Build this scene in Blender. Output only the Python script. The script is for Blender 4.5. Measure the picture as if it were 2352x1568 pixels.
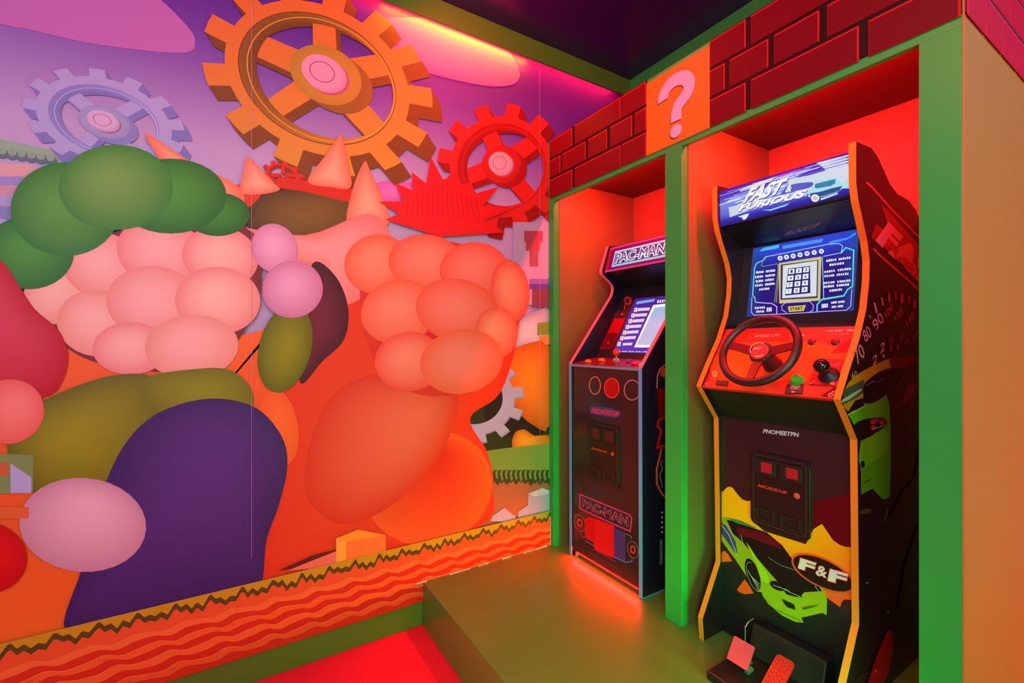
import bpy, bmesh, math, random
from mathutils import Vector, Matrix
from mathutils.geometry import tessellate_polygon
random.seed(7)
S = bpy.context.scene
COL = S.collection
for o in list(bpy.data.objects): bpy.data.objects.remove(o)

# ------------------------------------------------------------------ camera
F_PX, CX, CY, EYE = 1050.0, 1176.0, 784.0, 1.35
ANG = math.atan(651/1050.0)
FW = Vector((math.sin(ANG), math.cos(ANG), 0)); RT = Vector((math.cos(ANG), -math.sin(ANG), 0)); UP = Vector((0, 0, 1))
EYEP = Vector((0, 0, EYE))
cd = bpy.data.cameras.new('camera'); cam = bpy.data.objects.new('camera', cd); COL.objects.link(cam)
cd.sensor_fit = 'HORIZONTAL'; cd.sensor_width = 36; cd.lens = 36*F_PX/2352; cd.clip_start = .02
cam.location = EYEP; cam.rotation_euler = (math.pi/2, 0, -ANG)
S.camera = cam

# ------------------------------------------------------------------ world, lights, exposure
S.view_settings.view_transform = 'Standard'; S.view_settings.look = 'None'
S.view_settings.exposure = 0.0; S.view_settings.gamma = 1; S.view_settings.use_curve_mapping = False
w = bpy.data.worlds.new('world'); S.world = w; w.use_nodes = True
w.node_tree.nodes['Background'].inputs[0].default_value = (.8, .42, .5, 1)
w.node_tree.nodes['Background'].inputs[1].default_value = .22

def area(name, loc, target, size, power, color, sy=None, spread=None):
    l = bpy.data.lights.new(name, 'AREA'); l.energy = power; l.color = color
    l.shape = 'RECTANGLE'; l.size = size; l.size_y = sy or size
    if spread: l.spread = math.radians(spread)
    o = bpy.data.objects.new(name, l); COL.objects.link(o); o.location = loc
    d = Vector(target)-Vector(loc)
    o.rotation_euler = d.to_track_quat('-Z', 'Y').to_euler()
    return o
area('room_light', (-1.2, -.9, 2.5), (-.2, 2.09, 1.2), 1.6, 57, (1, .82, .93))
area('fill_light', (.30, -.25, 1.9), (1.8, .8, 1.0), .6, 5, (1, .85, .9))
area('green_wash_light', (.5, -1.3, 1.2), (1.55, .5, 1.2), .6, 20, (.03, 1, .16), 1.6)
area('orange_wall_light', (2.3, -1.3, .3), (2.4, .37, 1.0), 1.0, 36, (1, .40, .16))
area('pale_wall_light', (2.2, -1.0, 2.8), (2.2, .37, 2.2), .8, 26, (.45, .75, 1))
area('floor_red_light', (.0, .6, 2.9), (.2, 1.0, 0), .8, 9, (1, .14, .16))
area('pelmet_red_light', (1.25, 2.045, 2.93), (1.25, 2.075, 1.6), 1.6, 8, (1, .02, .06), .02)
area('pelmet_yellow_light', (1.0, 2.062, 2.90), (1.0, 2.075, 1.6), .8, 4, (1, .45, .0), .02)
area('red_corner_light', (.85, 1.6, 2.9), (1.5, 1.9, 2.25), .4, 15, (1, .06, .04))
for nm, yc, p in (('niche_light_left', 1.655, 22), ('niche_light_right', .82, 26)):
    area(nm, (1.60, yc, 2.215), (2.02, yc, 1.66), .66, p*1.5, (1, .012, .02), .03)
area('corner_side_light', (.3, .55, 2.6), (1.75, 1.9, 1.4), .5, 9, (1, .32, .10))
area('low_green_light', (.35, .2, .55), (1.75, 1.9, .35), .3, 4.5, (.04, 1, .12), .3, 100)
area('niche_green_fill', (1.28, .34, .28), (1.70, 1.7, .45), .25, 2.4, (.04, 1, .12), .2, 80)  # added green fill without a fixture, out of view, for the niche sides
area('ceiling_purple_fill', (-.7, -.9, 1.7), (.9, 1.3, 2.96), .5, 22, (.5, .08, 1))  # added upward fill behind the camera, tints the ceiling purple
area('underglow_light', (1.560, 1.667, .243), (1.38, 1.667, .205), .46, 10.0, (1, .004, .004), .02)

# ------------------------------------------------------------------ materials
def srgb(c):
    return tuple(((v/255)/12.92 if v/255 <= .04045 else ((v/255+.055)/1.055)**2.4) for v in c)
MATS = {}
def mat(name, c=None, rough=.5, metal=0, emit=0, spec=.5, noise=0, scale=40, bump=0, ecol=None, lin=None):
    if name in MATS: return MATS[name]
    m = bpy.data.materials.new(name); m.use_nodes = True; MATS[name] = m
    nt = m.node_tree; b = nt.nodes['Principled BSDF']
    col = (lin or srgb(c))+(1,)
    b.inputs['Base Color'].default_value = col; b.inputs['Roughness'].default_value = rough
    b.inputs['Metallic'].default_value = metal; b.inputs['Specular IOR Level'].default_value = spec
    if emit:
        b.inputs['Emission Color'].default_value = (srgb(ecol)+(1,)) if ecol else col
        b.inputs['Emission Strength'].default_value = emit
    if noise or bump:
        tc = nt.nodes.new('ShaderNodeTexCoord'); n = nt.nodes.new('ShaderNodeTexNoise'); n.inputs['Scale'].default_value = scale
        n.inputs['Detail'].default_value = 5
        nt.links.new(tc.outputs['Object'], n.inputs['Vector'])
        if noise:
            mx = nt.nodes.new('ShaderNodeMix'); mx.data_type = 'RGBA'
            mx.inputs[6].default_value = tuple(v*(1-noise) for v in col[:3])+(1,)
            mx.inputs[7].default_value = tuple(min(1, v*(1+noise)) for v in col[:3])+(1,)
            nt.links.new(n.outputs['Fac'], mx.inputs[0]); nt.links.new(mx.outputs[2], b.inputs['Base Color'])
        if bump:
            bp = nt.nodes.new('ShaderNodeBump'); bp.inputs['Strength'].default_value = bump; bp.inputs['Distance'].default_value = .004
            nt.links.new(n.outputs['Fac'], bp.inputs['Height']); nt.links.new(bp.outputs[0], b.inputs['Normal'])
    return m
def attr_mat(name, rough=.55, spec=.3, emit=0):
    if name in MATS: return MATS[name]
    m = bpy.data.materials.new(name); m.use_nodes = True; MATS[name] = m
    nt = m.node_tree; b = nt.nodes['Principled BSDF']
    a = nt.nodes.new('ShaderNodeAttribute'); a.attribute_name = 'ink'
    if emit: b.inputs['Base Color'].default_value = (.004, .004, .004, 1)
    else: nt.links.new(a.outputs['Color'], b.inputs['Base Color'])
    b.inputs['Roughness'].default_value = rough; b.inputs['Specular IOR Level'].default_value = spec
    if emit:
        nt.links.new(a.outputs['Color'], b.inputs['Emission Color']); b.inputs['Emission Strength'].default_value = emit
    return m
PRINT = attr_mat('printed_vinyl', .5, .25)
DECAL = attr_mat('gloss_decal', .3, .4)
LIT = attr_mat('backlit_print', .5, .08, 1.0)

GREEN = mat('green_paint', lin=(.022, .30, .05), rough=.42, noise=.05, scale=6)
OLIVE = mat('olive_green_paint', lin=(.075, .17, .012), rough=.45)
PLAT = mat('platform_paint', lin=(.095, .20, .03), rough=.3, noise=.12, scale=3)
NICHE = mat('niche_paint', lin=(.15, .105, .025), rough=.5)
TAN = mat('tan_orange_paint', lin=(.50, .16, .03), rough=.5, noise=.06, scale=4)
CARPET = mat('red_carpet', lin=(.85, .016, .034), rough=.85, noise=.1, scale=500, bump=.3, spec=.1)
BLACKC = mat('black_ceiling_paint', lin=(.035, .003, .08), rough=.25, spec=.5)
BLACK = mat('black_laminate', lin=(.008, .008, .010), rough=.35)
BLACKS = mat('black_satin_plastic', lin=(.012, .012, .014), rough=.3)
MAROON = mat('dark_maroon_laminate', lin=(.030, .008, .012), rough=.3)
ORANGEM = mat('orange_moulding', lin=(.80, .20, .015), rough=.35)
BLUEM = mat('blue_moulding', lin=(.13, .25, .62), rough=.35)
PINKM = mat('pink_moulding', lin=(.75, .16, .24), rough=.35)

# ------------------------------------------------------------------ mesh helpers
class MB:
    def __init__(s): s.v = []; s.f = []; s.c = []; s.m = []
    def face(s, pts, c=(1, 1, 1), m=0):
        i = len(s.v); s.v += [Vector(p) for p in pts]; s.f.append(tuple(range(i, i+len(pts))))
        s.c.append([c]*len(pts) if not isinstance(c, list) else c); s.m.append(m)
    def poly(s, pts, c=(1, 1, 1), m=0):
        pts = [Vector(p) for p in pts]
        for t in tessellate_polygon([pts]): s.face([pts[k] for k in t], c, m)
    def box(s, a, b, c=(1, 1, 1), m=0):
        x0, y0, z0 = [min(a[i], b[i]) for i in range(3)]; x1, y1, z1 = [max(a[i], b[i]) for i in range(3)]
        P = [Vector((x, y, z)) for z in (z0, z1) for y in (y0, y1) for x in (x0, x1)]
        for q in ((0, 2, 3, 1), (4, 5, 7, 6), (0, 1, 5, 4), (2, 6, 7, 3), (0, 4, 6, 2), (1, 3, 7, 5)):
            s.face([P[k] for k in q], c, m)
    def prism(s, pts, d, c=(1, 1, 1), m=0):      # extrude polygon pts by vector d
        pts = [Vector(p) for p in pts]; d = Vector(d); n = len(pts)
        tr = tessellate_polygon([pts])
        for t in tr:
            s.face([pts[k] for k in t], c, m); s.face([pts[k]+d for k in reversed(t)], c, m)
        for k in range(n):
            a, b = pts[k], pts[(k+1) % n]; s.face([a, b, b+d, a+d], c, m)
    def tube(s, pts, r, seg=10, closed=False, c=(1, 1, 1), m=0, caps=True):
        pts = [Vector(p) for p in pts]; n = len(pts); rings = []
        rr = r if isinstance(r, list) else [r]*n
        ref = Vector((0.13, 0.31, 1)).normalized()
        for i, p in enumerate(pts):
            a = pts[(i-1) % n] if (closed or i) else p; b = pts[(i+1) % n] if (closed or i < n-1) else p
            t = (b-a).normalized(); u = t.cross(ref).normalized(); v = t.cross(u)
            rings.append([p+(u*math.cos(2*math.pi*k/seg)+v*math.sin(2*math.pi*k/seg))*rr[i] for k in range(seg)])
        for i in range(n if closed else n-1):
            A, B = rings[i], rings[(i+1) % n]
            for k in range(seg): s.face([A[k], A[(k+1) % seg], B[(k+1) % seg], B[k]], c, m)
        if not closed and caps: s.face(rings[0][::-1], c, m); s.face(rings[-1], c, m)
    def lathe(s, p, axis, prof, seg=24, c=(1, 1, 1), m=0):   # prof: list of (radius, height)
        p = Vector(p); ax = Vector(axis).normalized(); u = ax.cross(Vector((.2, 1, .1))).normalized(); v = ax.cross(u)
        R = [[p+ax*h+(u*math.cos(2*math.pi*k/seg)+v*math.sin(2*math.pi*k/seg))*r for k in range(seg)] for r, h in prof]
        for i in range(len(R)-1):
            for k in range(seg): s.face([R[i][k], R[i][(k+1) % seg], R[i+1][(k+1) % seg], R[i+1][k]], c, m)
        if prof[0][0] > 1e-6: s.face(R[0][::-1], c, m)
        if prof[-1][0] > 1e-6: s.face(R[-1], c, m)
    def build(s, name, mats, parent=None, smooth=False, loc=None, bevel=0):
        if not isinstance(mats, (list, tuple)): mats = [mats]
        base = Vector((0, 0, 0))
        if parent is not None:
            q = parent
            while q is not None: base += q.location; q = q.parent
        off = Vector(loc) if loc is not None else Vector((0, 0, 0))
        me = bpy.data.meshes.new(name)
        me.from_pydata([tuple(v-base-off) for v in s.v], [], s.f)
        for m in mats: me.materials.append(m)
        at = me.color_attributes.new('ink', 'FLOAT_COLOR', 'CORNER')
        k = 0
        for i, p in enumerate(me.polygons):
            p.material_index = s.m[i]
            for j in range(len(s.f[i])):
                at.data[k].color = tuple(s.c[i][j])+(1,); k += 1
        bm = bmesh.new(); bm.from_mesh(me)
        bmesh.ops.remove_doubles(bm, verts=bm.verts, dist=1e-5)
        if bevel or smooth: bmesh.ops.recalc_face_normals(bm, faces=bm.faces)
        bm.to_mesh(me); bm.free()
        if smooth:
            for p in me.polygons: p.use_smooth = True
            me.set_sharp_from_angle(angle=math.radians(38))
        o = bpy.data.objects.new(name, me); COL.objects.link(o); o.location = off
        if parent is not None: o.parent = parent
        if bevel:
            md = o.modifiers.new('bevel', 'BEVEL'); md.width = bevel; md.segments = 2; md.limit_method = 'ANGLE'
        return o
def tag(o, label=None, cat=None, group=None, kind=None):
    if label: o['label'] = label
    if cat: o['category'] = cat
    if group: o['group'] = group
    if kind: o['kind'] = kind
    return o
def empty(name, loc, label, cat):
    o = bpy.data.objects.new(name, None); COL.objects.link(o); o.location = loc; o.empty_display_size = .1
    return tag(o, label, cat)
def struct(name, mb, m, bevel=0): return tag(mb.build(name, m, bevel=bevel), kind='structure')
def boxes(*bs):
    m = MB()
    for a, b in bs: m.box(a, b)
    return m

class Pl:
    """a real surface; P() gives the point of it seen at photograph position (x, y)"""
    def __init__(s, p, n): s.p = Vector(p); s.n = Vector(n).normalized()
    def P(s, x, y, lift=0):
        r = FW*F_PX+RT*(x-CX)+UP*(CY-y); p0 = s.p+s.n*lift
        t = (p0-EYEP).dot(s.n)/r.dot(s.n); return EYEP+r*t
def smooth_pts(pts, n=5):
    out = []; N = len(pts)
    for i in range(N):
        p0, p1, p2, p3 = [Vector(pts[(i+k) % N]) for k in (-1, 0, 1, 2)]
        for j in range(n):
            t = j/n
            out.append(.5*((2*p1)+(p2-p0)*t+(2*p0-5*p1+4*p2-p3)*t*t+(3*p1-p0-3*p2+p3)*t**3))
    return [(p.x, p.y) for p in out]
def ell(cx, cy, a, b, rot=0, n=32, a0=0, a1=360):
    r = math.radians(rot); out = []
    for k in range(n):
        t = math.radians(a0+(a1-a0)*k/(n if a1-a0 == 360 else n-1))
        x, y = a*math.cos(t), b*math.sin(t)
        out.append((cx+x*math.cos(r)-y*math.sin(r), cy+x*math.sin(r)+y*math.cos(r)))
    return out
class Art:
    def __init__(s, plane, gap=.00012, lift=.0006): s.pl = plane; s.k = 0; s.gap = gap; s.l0 = lift; s.mb = MB()
    def L(s): s.k += 1; return s.l0+s.k*s.gap
    def poly(s, pts, c, sm=0, lift=None):
        if sm: pts = smooth_pts(pts, sm)
        l = s.L() if lift is None else lift
        s.mb.poly([s.pl.P(x, y, l) for x, y in pts], srgb(c)); return s
    def grad(s, pts, cfun, lift=None):   # quad strips with colours per corner
        l = s.L() if lift is None else lift
        s.mb.face([s.pl.P(x, y, l) for x, y in pts], [srgb(c) for c in cfun]); return s
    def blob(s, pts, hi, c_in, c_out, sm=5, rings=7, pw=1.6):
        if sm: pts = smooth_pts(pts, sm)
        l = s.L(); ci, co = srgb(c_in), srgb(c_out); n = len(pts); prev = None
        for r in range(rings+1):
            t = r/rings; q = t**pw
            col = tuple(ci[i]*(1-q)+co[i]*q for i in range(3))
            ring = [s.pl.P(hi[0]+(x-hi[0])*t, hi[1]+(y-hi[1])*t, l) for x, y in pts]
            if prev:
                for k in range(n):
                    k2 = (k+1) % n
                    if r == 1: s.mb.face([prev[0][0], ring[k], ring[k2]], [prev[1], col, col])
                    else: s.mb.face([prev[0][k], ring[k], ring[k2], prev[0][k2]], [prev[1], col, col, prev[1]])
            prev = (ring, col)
        return s
    def line(s, pts, wd, c, closed=False, lift=None):
        l = s.L() if lift is None else lift
        V = [Vector(p) for p in pts]; V = [p for k, p in enumerate(V) if k == 0 or (p-V[k-1]).length > 1e-6]; A = []; n = len(V)
        for i in range(n):
            a = V[(i-1) % n] if (closed or i) else V[i]; b = V[(i+1) % n] if (closed or i < n-1) else V[i]
            d0 = (V[i]-a).normalized() if (V[i]-a).length > 1e-6 else (b-V[i]).normalized()
            d1 = (b-V[i]).normalized() if (b-V[i]).length > 1e-6 else d0
            t = d0+d1; t = t.normalized() if t.length > .2 else d1
            nn = Vector((-t.y, t.x)); k = 1/max(.5, abs(nn.dot(Vector((-d1.y, d1.x))))); nn = nn*wd/2*k
            A.append((s.pl.P(*(V[i]-nn), l), s.pl.P(*(V[i]+nn), l)))
        for i in range(n if closed else n-1):
            p, q = A[i], A[(i+1) % n]; s.mb.face([p[0], q[0], q[1], p[1]], srgb(c))
        return s
    def text(s, st, p0, p1, p2, c, bold=.02, shear=0, lift=None):
        l = s.L() if lift is None else lift
        vs, fs = text_mesh(st, bold, shear); A = s.pl.P(*p0, l); U = s.pl.P(*p1, l)-A; V = s.pl.P(*p2, l)-A
        for f in fs: s.mb.face([A+U*vs[k][0]+V*vs[k][1] for k in f], srgb(c))
        return s
    def words(s, p0, p1, h, c, n=2, seed=0):     # a line of print too small to read: rows of short marks
        rr = random.Random(seed); l = s.L(); a = Vector(p0); b = Vector(p1); d = b-a; t = 0; k = 0
        step = 1.0/(n*6)
        while t < .999:
            if k % 6 != 5 or k == n*6-1:
                w_ = step*rr.uniform(.62, .9); x0 = a+d*t; x1 = a+d*min(1, t+w_); hh = h*rr.uniform(.85, 1)
                s.mb.face([s.pl.P(x0.x, x0.y, l), s.pl.P(x1.x, x1.y, l), s.pl.P(x1.x, x1.y-hh, l), s.pl.P(x0.x, x0.y-hh, l)], srgb(c))
            t += step; k += 1
        return s
    def build(s, name, m, parent=None, xmax=None):
        if xmax:
            for v in s.mb.v: v.x = min(v.x, xmax)
        return s.mb.build(name, m, parent)
TC = {}
def text_mesh(st, bold, shear):
    key = (st, bold, shear)
    if key in TC: return TC[key]
    cu = bpy.data.curves.new('tmp', 'FONT'); cu.body = st; cu.size = 1; cu.offset = bold; cu.resolution_u = 3; cu.shear = shear
    ob = bpy.data.objects.new('tmp', cu); COL.objects.link(ob)
    dg = bpy.context.evaluated_depsgraph_get(); me = ob.evaluated_get(dg).to_mesh()
    v = [tuple(x.co) for x in me.vertices]; f = [tuple(p.vertices) for p in me.polygons]
    ob.evaluated_get(dg).to_mesh_clear(); bpy.data.objects.remove(ob); bpy.data.curves.remove(cu)
    x0 = min(p[0] for p in v); x1 = max(p[0] for p in v); y0 = min(p[1] for p in v); y1 = max(p[1] for p in v)
    v = [((p[0]-x0)/(x1-x0), (p[1]-y0)/(y1-y0)) for p in v]
    TC[key] = (v, f); return TC[key]

# ------------------------------------------------------------------ the room
HP = .21; FX = 1.535; BX = 2.16; MY = 2.09; CZ = 2.96
struct('floor', boxes(((-2.6, -2.2, -.05), (3.6, 2.2, 0))), CARPET)
struct('ceiling', boxes(((-2.6, -2.2, CZ), (3.6, 2.2, CZ+.05))), BLACKC)
struct('wall_left', boxes(((-2.6, MY+.004, 0), (BX+.06, MY+.1, CZ))), OLIVE)
struct('wall_back', boxes(((BX, .43, 0), (BX+.06, MY+.004, CZ))), NICHE)
struct('baseboard_left', boxes(((-2.6, MY-.012, 0), (.785, MY+.004, .118))), OLIVE, .002)
struct('platform', boxes(((.785, -1.6, 0), (BX, MY+.002, HP))), PLAT, .003)
# niche unit: posts, lintel, partition and top
L0 = 2.128
for a, b in (((FX, 2.034, HP), (BX, MY, 2.475)), ((FX, 1.191, HP), (BX, 1.274, 2.25)), ((FX, .3725, HP), (BX, .456, 2.475))):
    struct('wall_niche', boxes((a, b)), GREEN, .0015)
struct('trim_lintel', boxes(((FX-.0005, .374, L0), (FX+.018, MY-.001, 2.4745))), GREEN)
struct('ceiling_niche', boxes(((FX+.018, .456, 2.245), (BX-.001, 2.034, 2.27)), ((FX+.018, .456, 2.455), (BX-.001, 2.034, 2.474))),
       mat('niche_top_board', lin=(.10, .012, .012), rough=.6))
# linings of the two niches
for y0, y1 in ((1.274, 2.034), (.456, 1.191)):
    struct('wall_lining', boxes(((BX-.006, y0+.004, HP), (BX-.001, y1-.004, 2.245))), NICHE)
    struct('wall_lining', boxes(((FX+.035, y1-.004, HP), (BX-.001, y1-.0005, 2.245))), NICHE)
    struct('wall_lining', boxes(((FX+.035, y0+.0005, HP), (BX-.001, y0+.004, 2.245))), NICHE)
struct('wall_right', boxes(((FX+.0, .368, HP), (3.5, .3722, CZ)), ((BX, .3722, 0), (3.5, .43, CZ))), TAN)
# pelmet boards under the ceiling
struct('trim_1', boxes(((-2.6, 2.008, 2.853), (2.098, 2.02, CZ-.001))), OLIVE, .001)
struct('trim_2', boxes(((2.1005, .3735, 2.853), (2.112, 2.016, CZ-.001))), GREEN, .001)
m = MB(); m.box((-1.6, 2.055, 2.945), (2.05, 2.067, 2.952))
led = m.build('led_strip', mat('led_red', (255, 40, 60), emit=8, ecol=(255, 20, 60)))
tag(led, 'long thin red light strip glowing in the gap behind the green pelmet above the mural', 'light strip')
m = MB(); m.box((.66, 2.035, 2.94), (1.12, 2.046, 2.947))
led = m.build('led_strip', mat('led_amber', (255, 150, 30), emit=30, ecol=(255, 130, 20)))
tag(led, 'short amber light strip glowing behind the pelmet right of the big orange gear', 'light strip')

# ------------------------------------------------------------------ mural
WALL = Pl((0, MY, 0), (0, -1, 0))
def sky(x, z):
    # printed dusk sky: deep violet at the top, lilac grey lower down
    stops = [(.0, (170, 150, 185)), (1.45, (176, 156, 190)), (2.05, (186, 164, 200)), (2.25, (160, 124, 184)), (2.5, (116, 62, 158)), (2.75, (96, 36, 138)), (2.96, (84, 26, 128))]
    for (z0, c0), (z1, c1) in zip(stops, stops[1:]):
        if z <= z1:
            t = max(0, (z-z0)/(z1-z0)); break
    else: c0 = c1 = stops[-1][1]; t = 0
    k = 1-.18*max(0, min(1, (x-.9)/.7))  # red light towards the right end, put into the sky colour
    return srgb(tuple((c0[i]*(1-t)+c1[i]*t)*(k if i == 1 else 1) for i in range(3)))
m = MB(); xs = [-2.6+.17*i for i in range(28)]; xs[-1] = BX; zs = [.118+(CZ-.118)*i/26 for i in range(27)]
for i in range(len(xs)-1):
    for j in range(26):
        q = [(xs[i], zs[j]), (xs[i+1], zs[j]), (xs[i+1], zs[j+1]), (xs[i], zs[j+1])]
        m.face([(x, MY-.0001, z) for x, z in q], [sky(x, z) for x, z in q])
mural = m.build('wall_mural', PRINT, None, loc=(0, MY, 0))
tag(mural, 'wall-sized printed mural of gears, rounded boulders and hills under a violet sky', 'mural')

def gear(name, c, A, B, rot, n, ph, col, side, ext, hole=.68, spokes=(), toothw=.48, root=.80, hub=None, rim=None, sw=.125, hubr=.31, label=None, top=None, angs=None, hc=(0, 0), inn=(0, 0)):
    """printed gear: spokes and tooth centres are directions in the picture plane, angles in degrees"""
    art = Art(WALL, .0001); art.k = gear.k
    r = math.radians(rot)
    def T(rad, a, o=(0, 0)):
        x, y = A*rad*math.cos(a), B*rad*math.sin(a)
        return (c[0]+o[0]+x*math.cos(r)-y*math.sin(r), c[1]+o[1]+x*math.sin(r)+y*math.cos(r))
    cen = [math.radians(v) for v in sorted(angs)] if angs else [ph+2*math.pi*k/n for k in range(n)]
    def outline():
        pts = []; N = len(cen)
        for k, a0 in enumerate(cen):
            wl = (a0-cen[k-1]) % (2*math.pi); wr = (cen[(k+1) % N]-a0) % (2*math.pi)
            for da, rr in ((-.5, root), (-toothw*.53, root), (-toothw*.44, 1), (0, 1.0), (toothw*.44, 1), (toothw*.53, root)):
                pts.append((a0+da*(wl if da < 0 else wr), rr))
        return pts
    PT = outline(); NP = len(PT)
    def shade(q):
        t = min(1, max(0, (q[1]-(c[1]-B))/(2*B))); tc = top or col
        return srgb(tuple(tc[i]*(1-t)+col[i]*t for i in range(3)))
    inner = hole*.87
    steps = 5
    for s_ in range(steps, 0, -1):
        o = (ext[0]*s_/steps, ext[1]*s_/steps); l = art.L()
        for k in range(NP):
            a, ra = PT[k]; b, rb = PT[(k+1) % NP]
            art.mb.face([art.pl.P(*T(ra, a, o), l), art.pl.P(*T(rb, b, o), l), art.pl.P(*T(hole, b, o), l), art.pl.P(*T(hole, a, o), l)], srgb(side))
    hcx = (c[0]+hc[0], c[1]+hc[1])
    def spk(o, flat):
        l = art.L()
        for an in spokes:
            a = math.radians(an); d = Vector((math.cos(a), math.sin(a))); p = Vector(hcx)+Vector(o)+d*B*.15
            q = p+d*2; 
            while True:
                v = q-Vector(c)-Vector(inn); x = v.x*math.cos(-r)-v.y*math.sin(-r); y = v.x*math.sin(-r)+v.y*math.cos(-r)
                if math.hypot(x/A, y/B) > inner+.05: break
                q = q+d*3
            nn = Vector((-d.y, d.x))*B*sw; P4 = [p-nn*1.1, q-nn, q+nn, p+nn*1.1]
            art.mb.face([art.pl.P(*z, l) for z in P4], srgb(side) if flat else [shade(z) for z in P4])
    if spokes:
        spk((ext[0]*.55, ext[1]*.55), True); spk((0, 0), False)
    l = art.L(); M = 60
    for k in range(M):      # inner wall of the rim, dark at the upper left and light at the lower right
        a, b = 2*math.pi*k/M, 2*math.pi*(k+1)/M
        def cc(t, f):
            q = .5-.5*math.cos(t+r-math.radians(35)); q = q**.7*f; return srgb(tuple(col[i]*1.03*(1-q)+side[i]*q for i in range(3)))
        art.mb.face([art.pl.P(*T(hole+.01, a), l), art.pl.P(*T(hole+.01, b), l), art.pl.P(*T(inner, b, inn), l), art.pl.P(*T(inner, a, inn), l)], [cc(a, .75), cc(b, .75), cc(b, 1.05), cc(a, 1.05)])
    l = art.L()
    for k in range(NP):
        a, ra = PT[k]; b, rb = PT[(k+1) % NP]
        Q = [T(ra, a), T(rb, b), T(hole, b), T(hole, a)]
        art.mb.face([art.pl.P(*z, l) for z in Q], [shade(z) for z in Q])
    if rim:
        for r0, r1, off, cc_ in ((hole+.004, hole-.006, (0, 0), rim), (hole*.945, hole*.93, (inn[0]*.5, inn[1]*.5), tuple(min(255, v*1.12) for v in col))):
            l = art.L()
            for k in range(M):
                a, b = 2*math.pi*k/M, 2*math.pi*(k+1)/M
                art.mb.face([art.pl.P(*T(r0, a, off), l), art.pl.P(*T(r0, b, off), l), art.pl.P(*T(r1, b, off), l), art.pl.P(*T(r1, a, off), l)], srgb(cc_))
    if hub:
        l = hubr; e = A/280
        for q_ in (1, .66, .33): art.poly([T(l, 2*math.pi*k/40, (hc[0]+26*e*q_, hc[1]+20*e*q_)) for k in range(40)], tuple(side[i]*.6+col[i]*.4*.9 for i in range(3)))
        art.blob([T(l, 2*math.pi*k/40, hc) for k in range(40)], (hcx[0]-10, hcx[1]-8), tuple(v*.98 for v in col), tuple(v*.90 for v in col), 0)
        k0 = (hc[0]-8*e, hc[1]-7*e)
        art.poly([T(l*.60, 2*math.pi*k/40, (k0[0]+13*e, k0[1]+12*e)) for k in range(40)], (hub[0]*.8, hub[1]*.55, hub[2]*.68))
        art.poly([T(l*.60, 2*math.pi*k/40, (k0[0]+7*e, k0[1]+7*e)) for k in range(40)], tuple(v*.92 for v in hub))
        art.poly([T(l*.58, 2*math.pi*k/40, k0) for k in range(40)], hub)
        l2 = art.L()
        for k in range(40):
            a, b = 2*math.pi*k/40, 2*math.pi*(k+1)/40
            art.mb.face([art.pl.P(*T(l*.355, a, k0), l2), art.pl.P(*T(l*.355, b, k0), l2), art.pl.P(*T(l*.33, b, k0), l2), art.pl.P(*T(l*.33, a, k0), l2)], (srgb((hub[0]*.65, hub[1]*.4, hub[2]*.5))))
    gear.k = art.k
    o = art.build(name, PRINT, mural)
    if label: o['label'] = label
    return o
gear.k = 8
def mpart(name, fn, label=None):
    art = Art(WALL, .0001); art.k = gear.k; fn(art); gear.k = art.k
    o = art.build(name, PRINT, mural)
    if label: o['label'] = label
    return o
# clouds
def f(a):
    a.poly([(-900, -160), (-300, -170), (150, -120), (330, -30), (430, 60), (448, 100), (430, 120), (350, 118), (200, 98), (60, 66), (0, 54), (-300, -30), (-900, -90)], (190, 106, 176), 5)
mpart('painted_cloud', f, 'large pink cloud at the upper left')
def f(a):
    a.blob([(805, 70), (830, 60), (900, 40), (1050, 50), (1150, 100), (1188, 150), (1192, 180), (1170, 196), (1110, 196), (1000, 172), (880, 132)], (1050, 130), (214, 110, 170), (200, 80, 160), 5)
mpart('painted_cloud', f, 'pink cloud behind the big gear')
def f(a):
    a.blob(ell(905, 440, 60, 26), (905, 435), (225, 120, 190), (200, 90, 170), 0)
mpart('painted_cloud', f, 'small pink cloud')
# striped bluff at far left
def f(a):
    a.poly([(-900, 200), (0, 318), (70, 334), (150, 352), (200, 380), (200, 640), (-900, 640)], (176, 160, 200))
    for k, (y, c) in enumerate([(372, (214, 164, 160)), (402, (150, 142, 196)), (424, (196, 150, 160)), (448, (164, 160, 200)), (474, (128, 132, 184)), (504, (170, 168, 204)), (528, (206, 160, 160)), (560, (140, 140, 190)), (590, (188, 150, 165))]):
        yy = y; s_ = .12
        a.poly([(-900, yy-100)]+[(x, yy+(x)*.12+3*math.sin(x/13+k)) for x in range(-20, 201, 20)]+[(200, yy+50), (-900, yy-60)], c)
    a.poly([(-900, 190), (0, 318), (70, 334), (150, 352), (150, 372), (60, 358), (0, 342), (-900, 214)], (142, 178, 140))
    for x in range(-60, 130, 22):
        a.poly(ell(x, 352+x*.14, 15, 12, 10, 12), (92, 112, 116)); a.poly(ell(x, 346+x*.14, 10, 8, 10, 12), (136, 168, 140))
mpart('painted_bluff', f, 'pastel striped bluff with a grassy top')
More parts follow.
